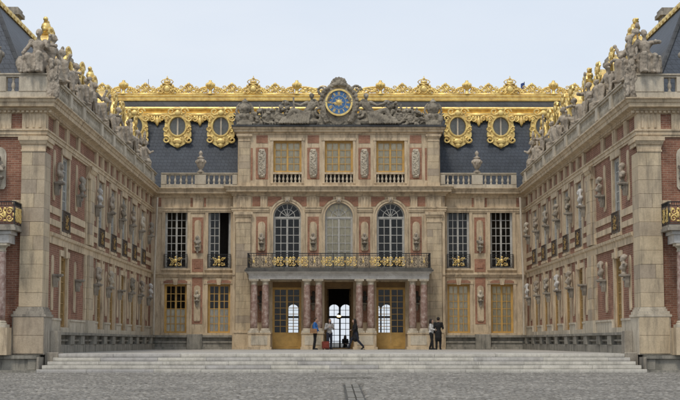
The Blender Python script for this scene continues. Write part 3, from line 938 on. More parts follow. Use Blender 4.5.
m_.extr([(0, 4.10), (.06, 4.10), (.09, 4.16), (.16, 4.18), (.16, 4.22), (0, 4.22)], -4.92, 4.92, 1, 1, T(0, YC - .29, 0))
ob('entablature', (m_, 'white_marble'), None, P)
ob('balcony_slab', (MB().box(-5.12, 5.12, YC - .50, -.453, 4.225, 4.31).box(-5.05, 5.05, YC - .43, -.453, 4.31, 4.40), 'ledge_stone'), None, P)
def rail_panel(gold):
    def fn():
        m_ = MB(); w = .70; h = .8
        m_.box(-w / 2, w / 2, -.012, .012, .06, .085); m_.box(-w / 2, w / 2, -.012, .012, h - .15, h - .13)
        if not gold:
            for i in range(5):
                x = -w / 2 + w * (i + .5) / 5
                m_.box(x - .011, x + .011, -.011, .011, .085, h - .03)
            for s_ in (-1, 1): scroll(m_, s_ * .15, .44, .13, 1.4, s_, 0, -.012, .018); scroll(m_, s_ * .15, .22, .11, 1.4, -s_, 0, -.012, .018)
        else:
            for i in range(8):
                x = -w / 2 + w * (i + .5) / 8
                m_.box(x - .008, x + .008, -.008, .008, h - .13, h - .03)
            for i in (-1, 0, 1): m_.box(i * .3 - .01, i * .3 + .01, -.01, .01, .085, h - .13)
        return m_.mesh('railing_panel', 'iron')
    return cached(('rp', gold), fn)
def rail_gold():
    m_ = MB()
    for s_ in (-1, 1):
        scroll(m_, s_ * .17, .46, .14, 1.35, s_, .4, -.02, .03); scroll(m_, s_ * .17, .22, .13, 1.35, -s_, 0, -.02, .03)
        m_.ell((s_ * .31, -.02, .34), (.035, .025, .07)); m_.ell((s_ * .2, -.02, .56), (.07, .025, .03))
    m_.ell((0, -.025, .35), (.055, .03, .11)); m_.ell((0, -.025, .55), (.06, .03, .05)); m_.ell((0, -.02, .14), (.07, .025, .035))
    return m_.mesh('gilded_scroll', 'gold', True)
def rail_rosette():
    m_ = MB(); m_.ell((0, -.02, .34), (.06, .03, .09)); m_.ell((0, -.02, .55), (.03, .02, .03)); m_.tube([(0, -.02, .3), (0, -.02, .55)], .012, 5)
    return m_.mesh('gilded_scroll', 'gold', True)
RG = rail_gold(); RR = rail_rosette()
def railing(parent, M, u0, u1, pattern):
    m_ = MB().box(u0, u1, -.028, .028, .77, .81).box(u0, u1, -.015, .015, .01, .035).box(u0 - .014, u0 + .014, -.014, .014, .02, .79)
    run = ob('balcony_railing', (m_, 'iron'), M, parent)
    n = len(pattern); w = (u1 - u0) / n
    for i, ch in enumerate(pattern):
        X = M @ T(u0 + w * (i + .5), 0, 0) @ Matrix.Diagonal((w / .70, 1, 1, 1))
        ob('railing_panel', rail_panel(ch == 'g'), X, run)
        if ch == 'g': ob('gilded_scroll', RG, X, run)
        elif ch == 'r': ob('gilded_scroll', RR, X, run)
        ob('railing_post', cached('rpost', lambda: MB().box(-.018, .018, -.018, .018, 0, .81).mesh('railing_post', 'iron')), M @ T(u0 + w * i + .001, 0, 0), run)
    ob('railing_post', CACHE['rpost'], M @ T(u1, 0, 0), run)
railing(P, T(0, YC - .36, 4.40), -4.95, 4.95, 'rrgggrgggrgggrr')
for s in (-1, 1):
    Fr = T(s * 4.95, 0, 4.40) @ RZ(R(90))
    railing(P, Fr, YC - .36, -.5, 'rr')

# doors behind the columns
for i, c in enumerate(CW):
    ob('door_lintel', (MB().box(c - .8, c + .8, .05, .32, 3.42, 3.71).box(c - .8, c + .8, .03, .05, 3.42, 3.48), 'brown_paint'), F_cent, P)
    if i != 1:
        window(P, F_cent, c, .025, 1.6, 3.39, 7, 2, 'ochre_paint', kick=.85, depth=.12)
    else:
        window(P, F_cent, c, .025, 1.6, 3.39, 7, 2, 'brown_paint', kick=.85, depth=.12, open_leaf='both')
    ob('threshold', (MB().box(c - .8, c + .8, -.3, .45, .0, .022), 'ledge_stone'), F_cent, P)

# ------------------------------------------------------------ interiors of the central block
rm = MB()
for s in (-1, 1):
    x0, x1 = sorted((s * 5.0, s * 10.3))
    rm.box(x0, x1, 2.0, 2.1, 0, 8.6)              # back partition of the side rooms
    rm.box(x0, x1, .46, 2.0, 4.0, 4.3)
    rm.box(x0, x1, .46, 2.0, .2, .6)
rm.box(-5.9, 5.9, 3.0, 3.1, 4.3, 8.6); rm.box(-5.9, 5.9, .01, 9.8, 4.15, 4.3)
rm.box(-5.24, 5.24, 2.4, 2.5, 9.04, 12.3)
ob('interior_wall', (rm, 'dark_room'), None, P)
vs_ = MB()
vs_.box(-4.95, -4.85, .01, 9.8, 0.03, 4.1); vs_.box(4.85, 4.95, .01, 9.8, 0.03, 4.1)
ob('vestibule_wall', (vs_, 'dim_room'), None, P)
ob('vestibule_floor', (MB().box(-4.84, 4.84, .02, 9.75, -.3, .015), 'ledge_stone'), None, P)
GX = [-2.45, .1, 2.65]
hol = [(c - .72, c + .72, .05, 2.15) for c in GX] + [(c - .72, c + .72, 2.15, 2.86) for c in GX]
gw = MB().wall(-4.84, 4.84, 0.02, 4.1, .3, hol)
for c in GX:
    for cc in (c - .36, c + .36):
        r = .33; zsp = 2.4
        for s in (-1, 1):
            arc = [(cc + s * r * math.cos(math.pi / 2 * i / 8), zsp + r * math.sin(math.pi / 2 * i / 8)) for i in range(9)]
            poly = [(cc + s * .36, 2.86), (cc + s * .36, 2.4)] + arc + [(cc, 2.86)]
            if s > 0: poly = list(reversed(poly))
            gw.prism(poly, .05, .2)
ob('garden_wall', (gw, 'dim_room'), T(0, 9.5, 0), P)
for c in GX:
    m_ = MB()
    m_.box(c - .05, c + .05, .08, .16, .05, 2.9)
    for x in (c - .69, c + .69): m_.box(x - .035, x + .035, .08, .16, .05, 2.6)
    for x in (c - .36, c + .36): m_.box(x - .016, x + .016, .1, .14, .05, 2.75)
    for z in (.08, .45, .82, 1.19, 1.56): m_.box(c - .7, c + .7, .1, .14, z - .018, z + .018)
    m_.box(c - .72, c + .72, .07, .17, 1.88, 2.02)
    m_.box(c - .7, c + .7, .1, .14, 2.36, 2.39)
    ob('garden_door', (m_, 'iron'), T(0, 9.5, 0), P)
# outer shell of the block towards the garden
ob('rear_wall', (MB().box(-14, -4.95, 9.5, 9.9, -.6, 8.9).box(4.95, 14, 9.5, 9.9, -.6, 8.9).box(-4.95, 4.95, 9.85, 9.95, 4.12, 8.9), 'limestone'), None, P)

# ------------------------------------------------------------ roof of the central block
prof = [(.85, 8.9), (2.40, 13.62), (9.0, 13.62), (9.9, 8.9)]
def roof_x(prof, x0, x1):
    n = len(prof); m_ = MB()
    vs = [(x0, y_, z) for y_, z in prof] + [(x1, y_, z) for y_, z in prof]
    m_.add(vs, [tuple(range(n)), tuple(reversed(range(n, 2 * n)))] + [(i, i + n, (i + 1) % n + n, (i + 1) % n) for i in range(n)])
    return m_
roof = ob('roof', (roof_x(prof, -16.4, 16.4), 'slate'), None, P)
ob('roof_strip', (roof_x([(2.46, 13.9), (2.9, 14.42), (9.0, 14.42), (9.0, 13.9)], -16.3, 16.3), 'lead_grey'), None, P)
GM = [(0, 13.60), (.10, 13.62), (.14, 13.70), (.10, 13.76), (.22, 13.80), (.27, 13.88), (.24, 13.96), (0, 13.99)]
ob('gilded_moulding', (MB().extr(GM, -16.3, 16.3), 'gold'), T(0, 2.42, 0), P)
GB = [(0, 14.40), (.12, 14.42), (.14, 14.50), (.06, 14.54), (.06, 14.66), (.13, 14.70), (.13, 14.78), (0, 14.80)]
ob('gilded_band', (MB().extr(GB, -16.3, 16.3), 'gold'), T(0, 2.95, 0), P)
def crest():
    m_ = MB(); w = 2.02
    pts = [(-w / 2 + w * i / 20, 0, .40 + .20 * math.cos((i / 20 - .5) * 4 * math.pi) * (.6 + .4 * math.cos((i / 20 - .5) * 2 * math.pi))) for i in range(21)]
    m_.tube(pts, .045, 5)
    m_.box(-w / 2, w / 2, -.05, .05, -.02, .10)
    r_ = random.Random(8)
    for i in range(96):
        x = -w / 2 + w * (i + .5) / 96
        top = .40 + .20 * math.cos((x / w) * 4 * math.pi) * (.6 + .4 * math.cos((x / w) * 2 * math.pi))
        m_.ell((x, r_.uniform(-.02, .02), r_.uniform(.1, top)), (r_.uniform(.04, .075), .03, r_.uniform(.05, .09)), None, 6, 4)
    for s_ in (-1, 1):
        scroll(m_, s_ * .24, .25, .19, 1.5, s_, 2, 0, .038, 5, 12); scroll(m_, s_ * .62, .22, .16, 1.5, -s_, 1, 0, .036, 5, 12); scroll(m_, s_ * .88, .24, .14, 1.3, s_, 0, 0, .034, 5, 12)
        scroll(m_, s_ * .42, .42, .10, 1.2, -s_, 0, 0, .03, 5, 10)
        m_.ell((s_ * .45, -.02, .13), (.07, .04, .08), None, 7, 4); m_.ell((s_ * .8, -.02, .40), (.05, .04, .06), None, 7, 4); m_.ell((s_ * .1, 0, .08), (.07, .04, .06), None, 7, 4)
    m_.ell((0, -.02, .58), (.09, .05, .10), None, 7, 5); m_.ell((-.14, 0, .52), (.08, .04, .05), None, 7, 4); m_.ell((.14, 0, .52), (.08, .04, .05), None, 7, 4); m_.ell((0, 0, .25), (.05, .05, .18), None, 7, 4)
    return m_.mesh('crest_panel', 'gold', True)
def crown():
    m_ = MB()
    m_.prism([(-.52, 0), (.52, 0), (.42, .18), (.36, .55), (.26, .62), (-.26, .62), (-.36, .55), (-.42, .18)], -.07, .1)
    m_.ell((0, -.08, .33), (.2, .08, .22)); m_.tube([(math.cos(t) * .23, -.09, .33 + math.sin(t) * .25) for t in [k * .524 for k in range(13)]], .035, 5)
    for s_ in (-1, 1): scroll(m_, s_ * .36, .2, .14, 1.3, s_, 0, -.09, .04); m_.ell((s_ * .34, -.07, .52), (.07, .05, .09))
    m_.box(-.28, .28, -.12, .12, .60, .68)
    for s_ in (-1, -.5, 0, .5, 1): m_.tube([(s_ * .27, 0, .68), (s_ * .36, 0, .78), (s_ * .26, 0, .88), (s_ * .04, 0, .95)], .032, 5)
    m_.ell((0, 0, .75), (.2, .16, .1)); m_.ell((0, 0, .98), .065); m_.cap((0, 0, 1.0), (0, 0, 1.12), .03, .02)
    return m_.mesh('crown_ornament', 'gold', True)
def ball():
    m_ = MB().lathe([(.2, 0), (.2, .08), (.12, .12), (.10, .3), (.16, .36), (.22, .42), (.25, .55), (.24, .66), (.14, .74), (.08, .80), (.1, .84), (.02, .88)], 10)
    for k in range(8):
        a = k * math.pi / 4
        m_.ell((.23 * math.cos(a), .23 * math.sin(a), .58), (.06, .06, .12), None, 6, 4)
    return m_.mesh('ball_finial', 'gold', True)
CRW = [-15.1, -10.05, -5.0, 5.0, 10.05, 15.1]; BLS = [-12.6, -7.52, -2.45, 2.45, 7.52, 12.6]
cr, cw_, bl_ = crest(), crown(), ball()
for x in CRW: ob('crown_ornament', cw_, T(x, 2.95, 14.80), P)
for x in BLS: ob('ball_finial', bl_, T(x, 2.95, 14.80), P)
allx = sorted(CRW + BLS)
for a, b_ in zip(allx, allx[1:]): ob('crest_panel', cr, T((a + b_) / 2, 2.95, 14.80) @ Matrix.Diagonal(((b_ - a - .35) / 2.02, 1, 1.08, 1)), P)
# dormer windows with gilded frames
def dormer_meshes():
    rx, rz = .37, .48
    m_ = MB(); n = 28
    def outer(t):
        c_, s_ = math.cos(t), math.sin(t)
        w = .60; 
        x = c_ * .60; z = s_ * .74
        if s_ < -.2: x = c_ * (.60 + .22 * min(1, (-s_ - .2) * 2.2)) ; z = s_ * .86
        return x, z
    for i in range(n):
        t0, t1 = 2 * math.pi * i / n, 2 * math.pi * (i + 1) / n
        o0, o1 = outer(t0), outer(t1)
        m_.prism([o0, o1, (rx * math.cos(t1), rz * math.sin(t1)), (rx * math.cos(t0), rz * math.sin(t0))], -.10, .35)
    m_.tube([(1.12 * rx * math.cos(2 * math.pi * i / 24), -.12, 1.1 * rz * math.sin(2 * math.pi * i / 24)) for i in range(25)], .055, 6)
    r_ = random.Random(9)
    for s_ in (-1, 1):
        scroll(m_, s_ * .52, -.72, .2, 1.3, s_, 2, -.14, .06); scroll(m_, s_ * .50, .42, .17, 1.3, -s_, 0, -.14, .05); scroll(m_, s_ * .3, .78, .2, 1.3, s_, 0, -.12, .05)
        scroll(m_, s_ * .56, -.15, .14, 1.2, s_, 1, -.12, .05)
        for k in range(7):
            t = -1.3 + k * .42
            m_.ell((s_ * (.55 + r_.uniform(-.03, .03)) * math.cos(t) * 1.0, -.13, .68 * math.sin(t)), (r_.uniform(.05, .09), .05, r_.uniform(.06, .1)), None, 7, 4)
    m_.ell((0, -.15, -.80), (.22, .08, .16)); m_.ell((0, -.14, -1.0), (.13, .07, .14)); m_.ell((0, -.14, .70), (.15, .09, .16)); m_.ell((0, -.12, .92), (.2, .09, .1))
    m_.prism([(-.5, -.75), (-.32, -.95), (0, -1.16), (.32, -.95), (.5, -.75)], -.08, .1)
    fr_ = m_.mesh('dormer', 'gold', False)
    gl_ = MB().prism([(1.02 * rx * math.cos(-2 * math.pi * i / 20), 1.02 * rz * math.sin(-2 * math.pi * i / 20)) for i in range(19, -1, -1)], .0, .01).mesh('glass', 'glass')
    mu = MB().box(-.035, .035, -.03, .0, -rz, rz).mesh('mullion', 'pale_stone')
    bk = MB().prism([(1.05 * rx * math.cos(-2 * math.pi * i / 20), 1.05 * rz * math.sin(-2 * math.pi * i / 20)) for i in range(19, -1, -1)], .2, .22).mesh('blind', 'dormer_blind')
    return fr_, gl_, mu, bk
DM = dormer_meshes()
def dormer(parent, M):
    d = ob('dormer', DM[0], M, parent)
    ob('glass', DM[1], M, d); ob('mullion', DM[2], M, d); ob('blind', DM[3], M, d)
    return d
def lambrequin():
    m_ = MB(); r_ = random.Random(2)
    n = 9; w = 1.25
    m_.box(-w / 2, w / 2, -.08, .02, -.02, .12)
    for i in range(n):
        x = -w / 2 + w * (i + .5) / n
        d_ = (.12, .22, .16, .28, .42, .28, .16, .22, .12)[i]
        m_.ell((x, -.05, -d_ * .5), (.085, .06, d_ * .62), None, 7, 4)
    for s_ in (-1, 1): scroll(m_, s_ * .25, -.12, .14, 1.3, s_, 0, -.08, .04); scroll(m_, s_ * .5, -.06, .1, 1.3, -s_, 0, -.08, .035)
    m_.ell((0, -.08, -.25), (.1, .06, .17))
    return m_.mesh('gilded_lambrequin', 'gold', True)
LB = lambrequin()
DX = [-11.75, -9.27, -6.78, 6.85, 9.33, 11.8]
for x in DX: dormer(P, T(x, 1.70, 12.74) @ Matrix.Diagonal((1.24, 1, 1.1, 1)))
for x in [-10.5, -8.03, 8.1, 10.57]: ob('gilded_lambrequin', LB, T(x, 2.12, 13.42) @ Matrix.Diagonal((1.15, 1, 1.35, 1)), P)
ob('gilded_frieze', (MB().box(-16.3, 16.3, 2.12, 2.5, 13.42, 13.60), 'gold'), None, P)
for k in range(30):
    x = -5.6 + 11.2 * k / 29
    ob('gilded_pendant', cached('pend', lambda: MB().ell((0, 0, 0), (.16, .07, .2)).ell((.1, -.03, .1), (.08, .05, .09)).ell((-.1, -.03, .1), (.08, .05, .09)).mesh('gilded_pendant', 'gold', True)), T(x, 2.1, 13.32), P)

# balustrades beside the attic, with an urn each
for s in (-1, 1):
    a, b_ = (-9.95, -5.67) if s < 0 else (5.67, 9.95)
    balustrade(P, F_back, a, b_, 8.98, 9.83, -.28, -.02, [(s * 7.75, .62), (s * 5.82, .28), (s * 9.8, .3)], 'pale_stone', .27, .2, .13)
    u = MB().lathe([(.2, 0), (.2, .08), (.1, .14), (.08, .2), (.13, .26), (.22, .42), (.27, .62), (.25, .74), (.14, .80), (.20, .84), (.20, .88), (.10, .92), (.07, 1.0), (.12, 1.08), (.10, 1.16), (.03, 1.26)], 14)
    for k in range(6):
        t = k * math.pi / 3
        u.ell((.25 * math.cos(t), .25 * math.sin(t), .62), (.07, .07, .1), None, 7, 4)
    o = ob('urn', (u, 'statue_stone', True), T(s * 7.75, -.15, 9.83))
    tag(o, f"carved stone urn on the roof balustrade {'left' if s < 0 else 'right'} of the clock attic", 'urn', 'urns on the roof balustrades')

# ------------------------------------------------------------ the two wings
WIN_Y = [-25.75, -17.4, -13.95, -10.5, -7.05, -3.6]
BUST_Y = [-28.0, -23.45, -19.05, -15.68, -12.22, -8.78, -5.32, -1.75]
WALLZ = 8.6
def wing(s, P, F):
    side = 'left' if s < 0 else 'right'
    U = (lambda y: y) if s < 0 else (lambda y: -y)
    def rng(y0, y1):
        a, b_ = U(y0), U(y1)
        return (a, b_) if a < b_ else (b_, a)
    def X(a, b_): return tuple(sorted((s * a, s * b_)))      # distances from the court axis to world x
    # --- court side wall
    hol = []
    for y in WIN_Y:
        u = U(y); hol += [(u - .72, u + .72, .95, 3.6), (u - .72, u + .72, 4.5, 7.4)]
    ob('wall', (MB().wall(*rng(YF + .4, 0), 0, WALLZ, .45, hol), 'brick'), F, P)
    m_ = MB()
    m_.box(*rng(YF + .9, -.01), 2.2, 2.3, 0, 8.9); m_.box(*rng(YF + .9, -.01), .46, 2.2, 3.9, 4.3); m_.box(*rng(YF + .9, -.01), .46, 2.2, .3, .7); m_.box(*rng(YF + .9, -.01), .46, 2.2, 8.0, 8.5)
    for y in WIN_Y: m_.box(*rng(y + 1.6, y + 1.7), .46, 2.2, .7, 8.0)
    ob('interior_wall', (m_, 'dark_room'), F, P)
    # mitre signs
    if s < 0: mk = dict(m0=1, m1=-1)
    else: mk = dict(m0=-1, m1=1)
    a, b_ = rng(YF, 0)
    ob('cornice', (MB().extr(CORN, a, b_, **mk), 'limestone'), F @ T(0, 0, -.03), P)
    ob('architrave', (MB().extr(ARCH, a, b_, **mk), 'limestone'), F @ T(0, 0, -.006), P)
    dn = MB(); y = YF + .1
    while y < -.4:
        u = U(y); dn.box(u - .045, u + .045, -.17, -.05, 8.47, 8.54); y += .18
    ob('dentil_row', (dn, 'limestone'), F, P)['kind'] = 'stuff'
    # plinth, bands
    for y0, y1 in zip([YF + .9] + [y + .94 for y in WIN_Y], [y - .94 for y in WIN_Y] + [-.12]):
        ob('plinth_course', (MB().extr([(0, .762), (.10, .762), (.10, 1.18), (.13, 1.19), (.13, 1.27), (0, 1.27)], *rng(y0, y1)), 'pale_stone'), F, P)
    for y in WIN_Y: ob('door_sill', (MB().box(*rng(y - .94, y + .94), -.12, .45, .765, .948), 'pale_stone'), F, P)
    ob('string_course', (MB().extr([(0, 3.95), (.06, 3.95), (.07, 4.18), (.13, 4.22), (.15, 4.33), (0, 4.36)], *rng(YF + .9, -.17)), 'limestone'), F, P)
    for y0, y1 in zip([YF + .9] + [y + .96 for y in WIN_Y], [y - .96 for y in WIN_Y] + [-.12]):
        ob('stone_band', (MB().box(*rng(y0, y1), -.05, -.001, 4.62, 4.84), 'limestone'), F, P)
        ob('stone_band', (MB().box(*rng(y0, y1), -.05, -.001, 5.04, 5.30), 'limestone'), F, P)
    # dark socle with posts
    m_ = MB(); r0 = rng(YF + 1.0, -.45)
    m_.box(*r0, -.16, -.001, 0, .757); m_.box(*r0, -.34, -.161, 0, .30); m_.box(*r0, -.27, -.161, .43, .50); m_.box(*r0, -.40, -.161, .66, .755)
    ob('socle', (m_, 'socle_stone'), F, P)
    y = YF + 1.45; k = 0
    while y < -.8:
        u = U(y)
        ob('socle_post', (MB().cbox(u - .36, u + .36, -.37 - .01 * (k % 2), -.15, .302, .655, .015), 'socle_stone'), F, P)
        y += (2.7, 2.3, 2.9)[k % 3]; k += 1
    ob('socle_end', (MB().cbox(*rng(YF + .72, YF + 1.32), -.47, -.2, -.05, .80, .02), 'grey_stone'), F, P)
    # windows
    for i, y in enumerate(WIN_Y):
        u = U(y)
        surround(P, F, u, .95, 1.36, 2.65, .22, .03, key=True, sill=False)
        window(P, F, u, .95, 1.36, 2.65, 6, 2, 'tan_paint', depth=.07, curtain=(0, 1), cmat='blind')
        surround(P, F, u, 4.5, 1.36, 2.9, .22, .03, key=False, sill=True)
        for q in (-1, 1):
            for z0, z1 in ((.95, 3.6), (4.5, 7.4)):
                ob('window_jamb', (MB().box(*sorted((u + q * .68, u + q * .722)), .004, .45, z0 + .002, z1 - .002), 'limestone'), F, P)
        window(P, F, u, 4.5, 1.36, 2.9, 7, 2, 'white_paint', depth=.07, curtain=(0, 1) if i % 2 else None, cmat='curtain')
        balconet(P, F, u, 4.5, 1.30, .82, -.09, .96, ('rusty_iron', 'old_gilt'))
    # tall stone strips framing the brick fields, laid of blocks
    for y in BUST_Y[2:]:
        for q in (-.60, .60):
            if y + q > -.5 or (y == BUST_Y[2] and q < 0): continue
            u = U(y + q)
            ob('stone_strip', (MB().cbox(u - .07, u + .07, -.03, -.001, 1.275, 3.94, .008), 'limestone_block'), F, P)
            ob('stone_strip', (MB().cbox(u - .07, u + .07, -.03, -.001, 5.31, 7.6, .008), 'limestone_block'), F, P)
    # the coupled pilaster
    block_stack(P, F, *rng(-21.45, -19.8), 1.28, 3.95, .09, 6, seed=60, depth=.01); block_stack(P, F, *rng(-21.45, -19.8), 4.37, 7.1, .09, 6, seed=61, depth=.01)
    block_stack(P, F, *rng(-21.1, -20.15), 1.28, 3.95, .19, 6, seed=62, depth=-.1); block_stack(P, F, *rng(-21.1, -20.15), 4.37, 7.1, .19, 6, seed=63, depth=-.1)
    capital(P, F, *rng(-21.3, -19.95), 7.1, 7.61, .16)
    ob('pilaster_base', (MB().box(*rng(-21.55, -19.7), -.24, -.002, .765, 1.278), 'pale_stone'), F, P)
    # frieze: triglyphs over the piers, brick between
    for y in BUST_Y: triglyph(P, F, U(y), .5, 7.9, 8.46)
    for y in WIN_Y: triglyph(P, F, U(y), .62, 7.9, 8.46, .05)
    # tablets, brackets and busts
    wl_mat = ['statue_stone', 'grey_stone', 'white_marble', 'statue_stone', 'sooty_stone', 'statue_stone', 'pale_stone', 'grey_stone'] if s < 0 else ['statue_stone', 'statue_stone', 'white_marble', 'sooty_stone', 'statue_stone', 'grey_stone', 'statue_stone', 'pale_stone']
    lw_mat = [None, None, 'statue_stone', 'pale_stone', None, 'sooty_stone', 'statue_stone', 'white_marble'] if s < 0 else ['statue_stone', 'statue_stone', None, 'statue_stone', 'white_marble', 'grey_stone', 'statue_stone', 'white_marble']
    wordm = {'statue_stone': 'grey-tan stone', 'grey_stone': 'grey stone', 'white_marble': 'white marble', 'sooty_stone': 'blackened', 'pale_stone': 'pale stone'}
    nl = 0
    for i, y in enumerate(BUST_Y):
        u = U(y)
        ob('tablet', tablet_mesh(.42, 1.85, 'limestone'), F @ T(u, -.002, 5.55) @ Matrix.Diagonal((1, .5, 1, 1)), P)
        ob('tablet', tablet_mesh(.42, 2.0, 'limestone'), F @ T(u, -.002, 1.55) @ Matrix.Diagonal((1, .5, 1, 1)), P)
        ob('bracket', bracket_mesh('grey_stone'), F @ T(u, -.06, 6.2), P)
        ob('bracket', bracket_mesh('grey_stone'), F @ T(u, -.06, 2.85), P)
        bust(F @ T(0, -.05, 0), u, 6.2, i + (s > 0), wl_mat[i], f'{wordm[wl_mat[i]]} bust on the upper storey of the {side} wing, {ORD[i]} from the front', 'busts on the wings', 1.05)
        if lw_mat[i]:
            nl += 1
            bust(F @ T(0, -.05, 0), u, 2.85, i + 1 + (s > 0), lw_mat[i], f'{wordm[lw_mat[i]]} bust on the ground storey of the {side} wing, {ORD[nl - 1]} from the front', 'busts on the wings', 1.05)
    # downpipe near the inner corner
    ob('downpipe', (MB().tube([(U(-.75), -.30, .8), (U(-.75), -.30, 4.0), (U(-.75), -.42, 8.4)], .06, 8), 'pale_stone'), F, P)
    # --- front wall towards the outer court
    Ff = T(0, YF, 0)
    ob('wall', (MB().wall(*X(10.85, 17.0), -.6, WALLZ, .4, [(*X(13.2, 14.8), 0.0, 3.7), (*X(13.2, 14.8), 4.45, 7.4)]), 'brick'), Ff, P)
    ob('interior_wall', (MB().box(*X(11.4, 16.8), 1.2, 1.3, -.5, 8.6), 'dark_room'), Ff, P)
    window(P, Ff, s * 14.0, 0.0, 1.6, 3.7, 7, 2, 'ochre_paint', kick=.85)
    window(P, Ff, s * 14.0, 4.45, 1.6, 2.95, 7, 2, 'white_paint')
    fm = dict(m0=0, m1=1) if s < 0 else dict(m0=1, m1=0)
    ob('cornice', (MB().extr(CORN, *X(WX, 17.0), **fm), 'limestone'), Ff @ T(0, 0, -.03), P)
    ob('architrave', (MB().extr([(p_ + .0, z) for p_, z in ARCH], *X(WX, 17.0), **fm), 'limestone'), Ff @ T(0, 0, -.006), P)
    dn = MB(); x = 10.3
    while x < 16.5:
        dn.box(*X(x - .045, x + .045), -.17, -.05, 8.47, 8.54); x += .16
    ob('dentil_row', (dn, 'limestone'), Ff, P)['kind'] = 'stuff'
    ob('frieze_block', (MB().box(*X(10.46, 11.30), -.06, .4, 7.9, 8.45), 'limestone'), Ff, P)
    for q in (10.66, 10.88, 11.10): ob('triglyph_bar', (MB().cbox(*X(q - .05, q + .05), -.09, -.05, 7.93, 8.42, .02), 'limestone'), Ff, P)
    ob('frieze_block', (MB().box(*X(11.68, 12.6), -.05, .01, 7.9, 8.45), 'limestone'), Ff, P)
    # corner pier of large blocks
    r_ = random.Random(70 + s); n = 11; z0, z1 = 1.62, 7.08
    for i in range(n):
        c, d = z0 + (z1 - z0) * i / n + .003, z0 + (z1 - z0) * (i + 1) / n - .003
        pp = r_.uniform(-.005, .005)
        cuts = [(10.45, 11.27)] if (i % 3 == 0 or r_.random() < .35) else [(10.45, (q := r_.uniform(10.68, 11.0)) - .003), (q + .003, 11.27)]
        for a_, b2 in cuts:
            ob('stone_block', (MB().cbox(*X(a_, b2), -.13 + pp, .95 if a_ < WX else .01, c, d, .008), 'limestone_block'), Ff, P)
    capital(P, Ff, *X(10.45, 11.27), 7.08, 7.61, .13)
    ob('capital', (MB().box(*X(10.34, 10.45), -.13, .98, 7.45, 7.605).box(*X(10.39, 10.45), -.13, .97, 7.3, 7.449), 'limestone'), Ff, P)
    m_ = MB().box(*X(10.31, 11.44), -.30, 1.0, -.03, 1.28); m_.box(*X(10.27, 11.48), -.34, 1.03, 1.28, 1.36); m_.box(*X(10.33, 11.42), -.28, 1.0, 1.36, 1.47); m_.box(*X(10.38, 11.35), -.22, .98, 1.47, 1.55); m_.box(*X(10.42, 11.31), -.17, .97, 1.55, 1.617)
    ob('pier_base', (m_, 'grey_stone' if s < 0 else 'pale_stone'), Ff, P)
    for c0, c1 in ((.0, .62), (.63, 1.26)):
        ob('stone_block', (MB().cbox(*X(10.34, 11.40), -.33, -.29, c0, c1, .01), 'limestone_block'), Ff, P)
    # bench-like dark plinth
    m_ = MB().box(*X(10.47, 17.0), -.80, 0, -.17, -.05); m_.box(*X(10.51, 17.0), -.70, 0, -.56, -.17); m_.box(*X(10.45, 17.0), -.92, 0, -.68, -.56)
    ob('bench_plinth', (m_, 'socle_stone'), Ff, P)
    for q in (10.62, 12.0, 13.4): ob('plinth_block', (MB().cbox(*X(q - .16, q + .16), -.74, -.69, -.555, -.175, .01), 'socle_stone'), Ff, P)
    # niche tablet and bust
    ob('tablet', tablet_mesh(.5, 1.5, 'pale_stone'), Ff @ T(s * 12.08, -.002, 5.75), P)
    ob('bracket', bracket_mesh('grey_stone'), Ff @ T(s * 12.08, -.06, 6.2), P)
    bust(Ff @ T(0, -.05, 0), s * 12.08, 6.2, 1, 'statue_stone', f'stone bust on the front wall of the {side} wing at the picture edge', 'busts on the wings', 1.05)
    for z in (5.25, 5.0): ob('stone_band', (MB().box(*X(11.28, 11.6), -.03, -.001, z, z + .12), 'limestone'), Ff, P)
    # portico with balcony on the front
    for q in (11.78, 12.42, 15.4, 16.04): column(P, Ff @ T(s * q, -.75, 0))
    for q0, q1 in ((11.44, 12.78), (15.05, 16.4)): ob('portico_pedestal', (MB().box(*X(q0, q1), -1.06, -.002, -.04, .896), 'limestone'), Ff, P)
    ob('entablature', (MB().box(*X(11.46, 16.4), -1.02, -.002, 3.802, 4.1).box(*X(11.38, 16.5), -1.1, -.002, 4.1, 4.22), 'white_marble'), Ff, P)
    ob('balcony_slab', (MB().box(*X(11.2, 16.7), -1.25, -.14, 4.225, 4.33).box(*X(11.24, 16.6), -1.2, -.14, 4.33, 4.42).box(*X(11.27, 16.6), -.14, -.002, 4.225, 4.42), 'grey_stone'), Ff, P)
    railing(P, Ff @ T(0, -1.1, 4.42), *X(11.26, 16.5), 'gggggggg')
    railing(P, Ff @ T(s * 11.26, 0, 4.42) @ RZ(R(90)), -1.1, -.15, 'gg')
    # rest of the shell
    ob('outer_wall', (MB().box(*X(16.6, 17.0), .4, -YF + 9.9, -.6, 8.9).box(*X(10.86, 16.9), .4, -YF - .2, 8.62, 8.9), 'limestone'), Ff, P)
    # --- roof edge: balustrade
    posts = [(U(y), .55) for y in BUST_Y[1:]] + [(U(-26.3), .45)]
    balustrade(P, F, *rng(YF + .95, -.0), 8.975, 9.83, -.28, -.02, posts, 'pale_stone', .26, .2, .13)
    balustrade(P, Ff, *X(10.22, 17.0), 8.98, 9.85, -.26, .0, [(s * 10.82, 1.15), (s * 12.3, .9), (s * 14.5, .6), (s * 16.6, .6)], 'pale_stone', .30, .22, .13)
    ob('corner_pedestal', (MB().box(*X(10.20, 10.52), -.24, .95, 8.985, 9.70), 'pale_stone'), Ff, P)
    ob('terrace', (MB().box(*X(10.51, 12.2), .002, -YF - .02, 8.62, 8.95), 'ledge_stone'), Ff, P)
    # --- roof
    e0, e1, rx_, zr = 11.1, 16.6, 13.55, 13.45
    yf, yr, yb = YF + .85, YF + 3.6, 2.5
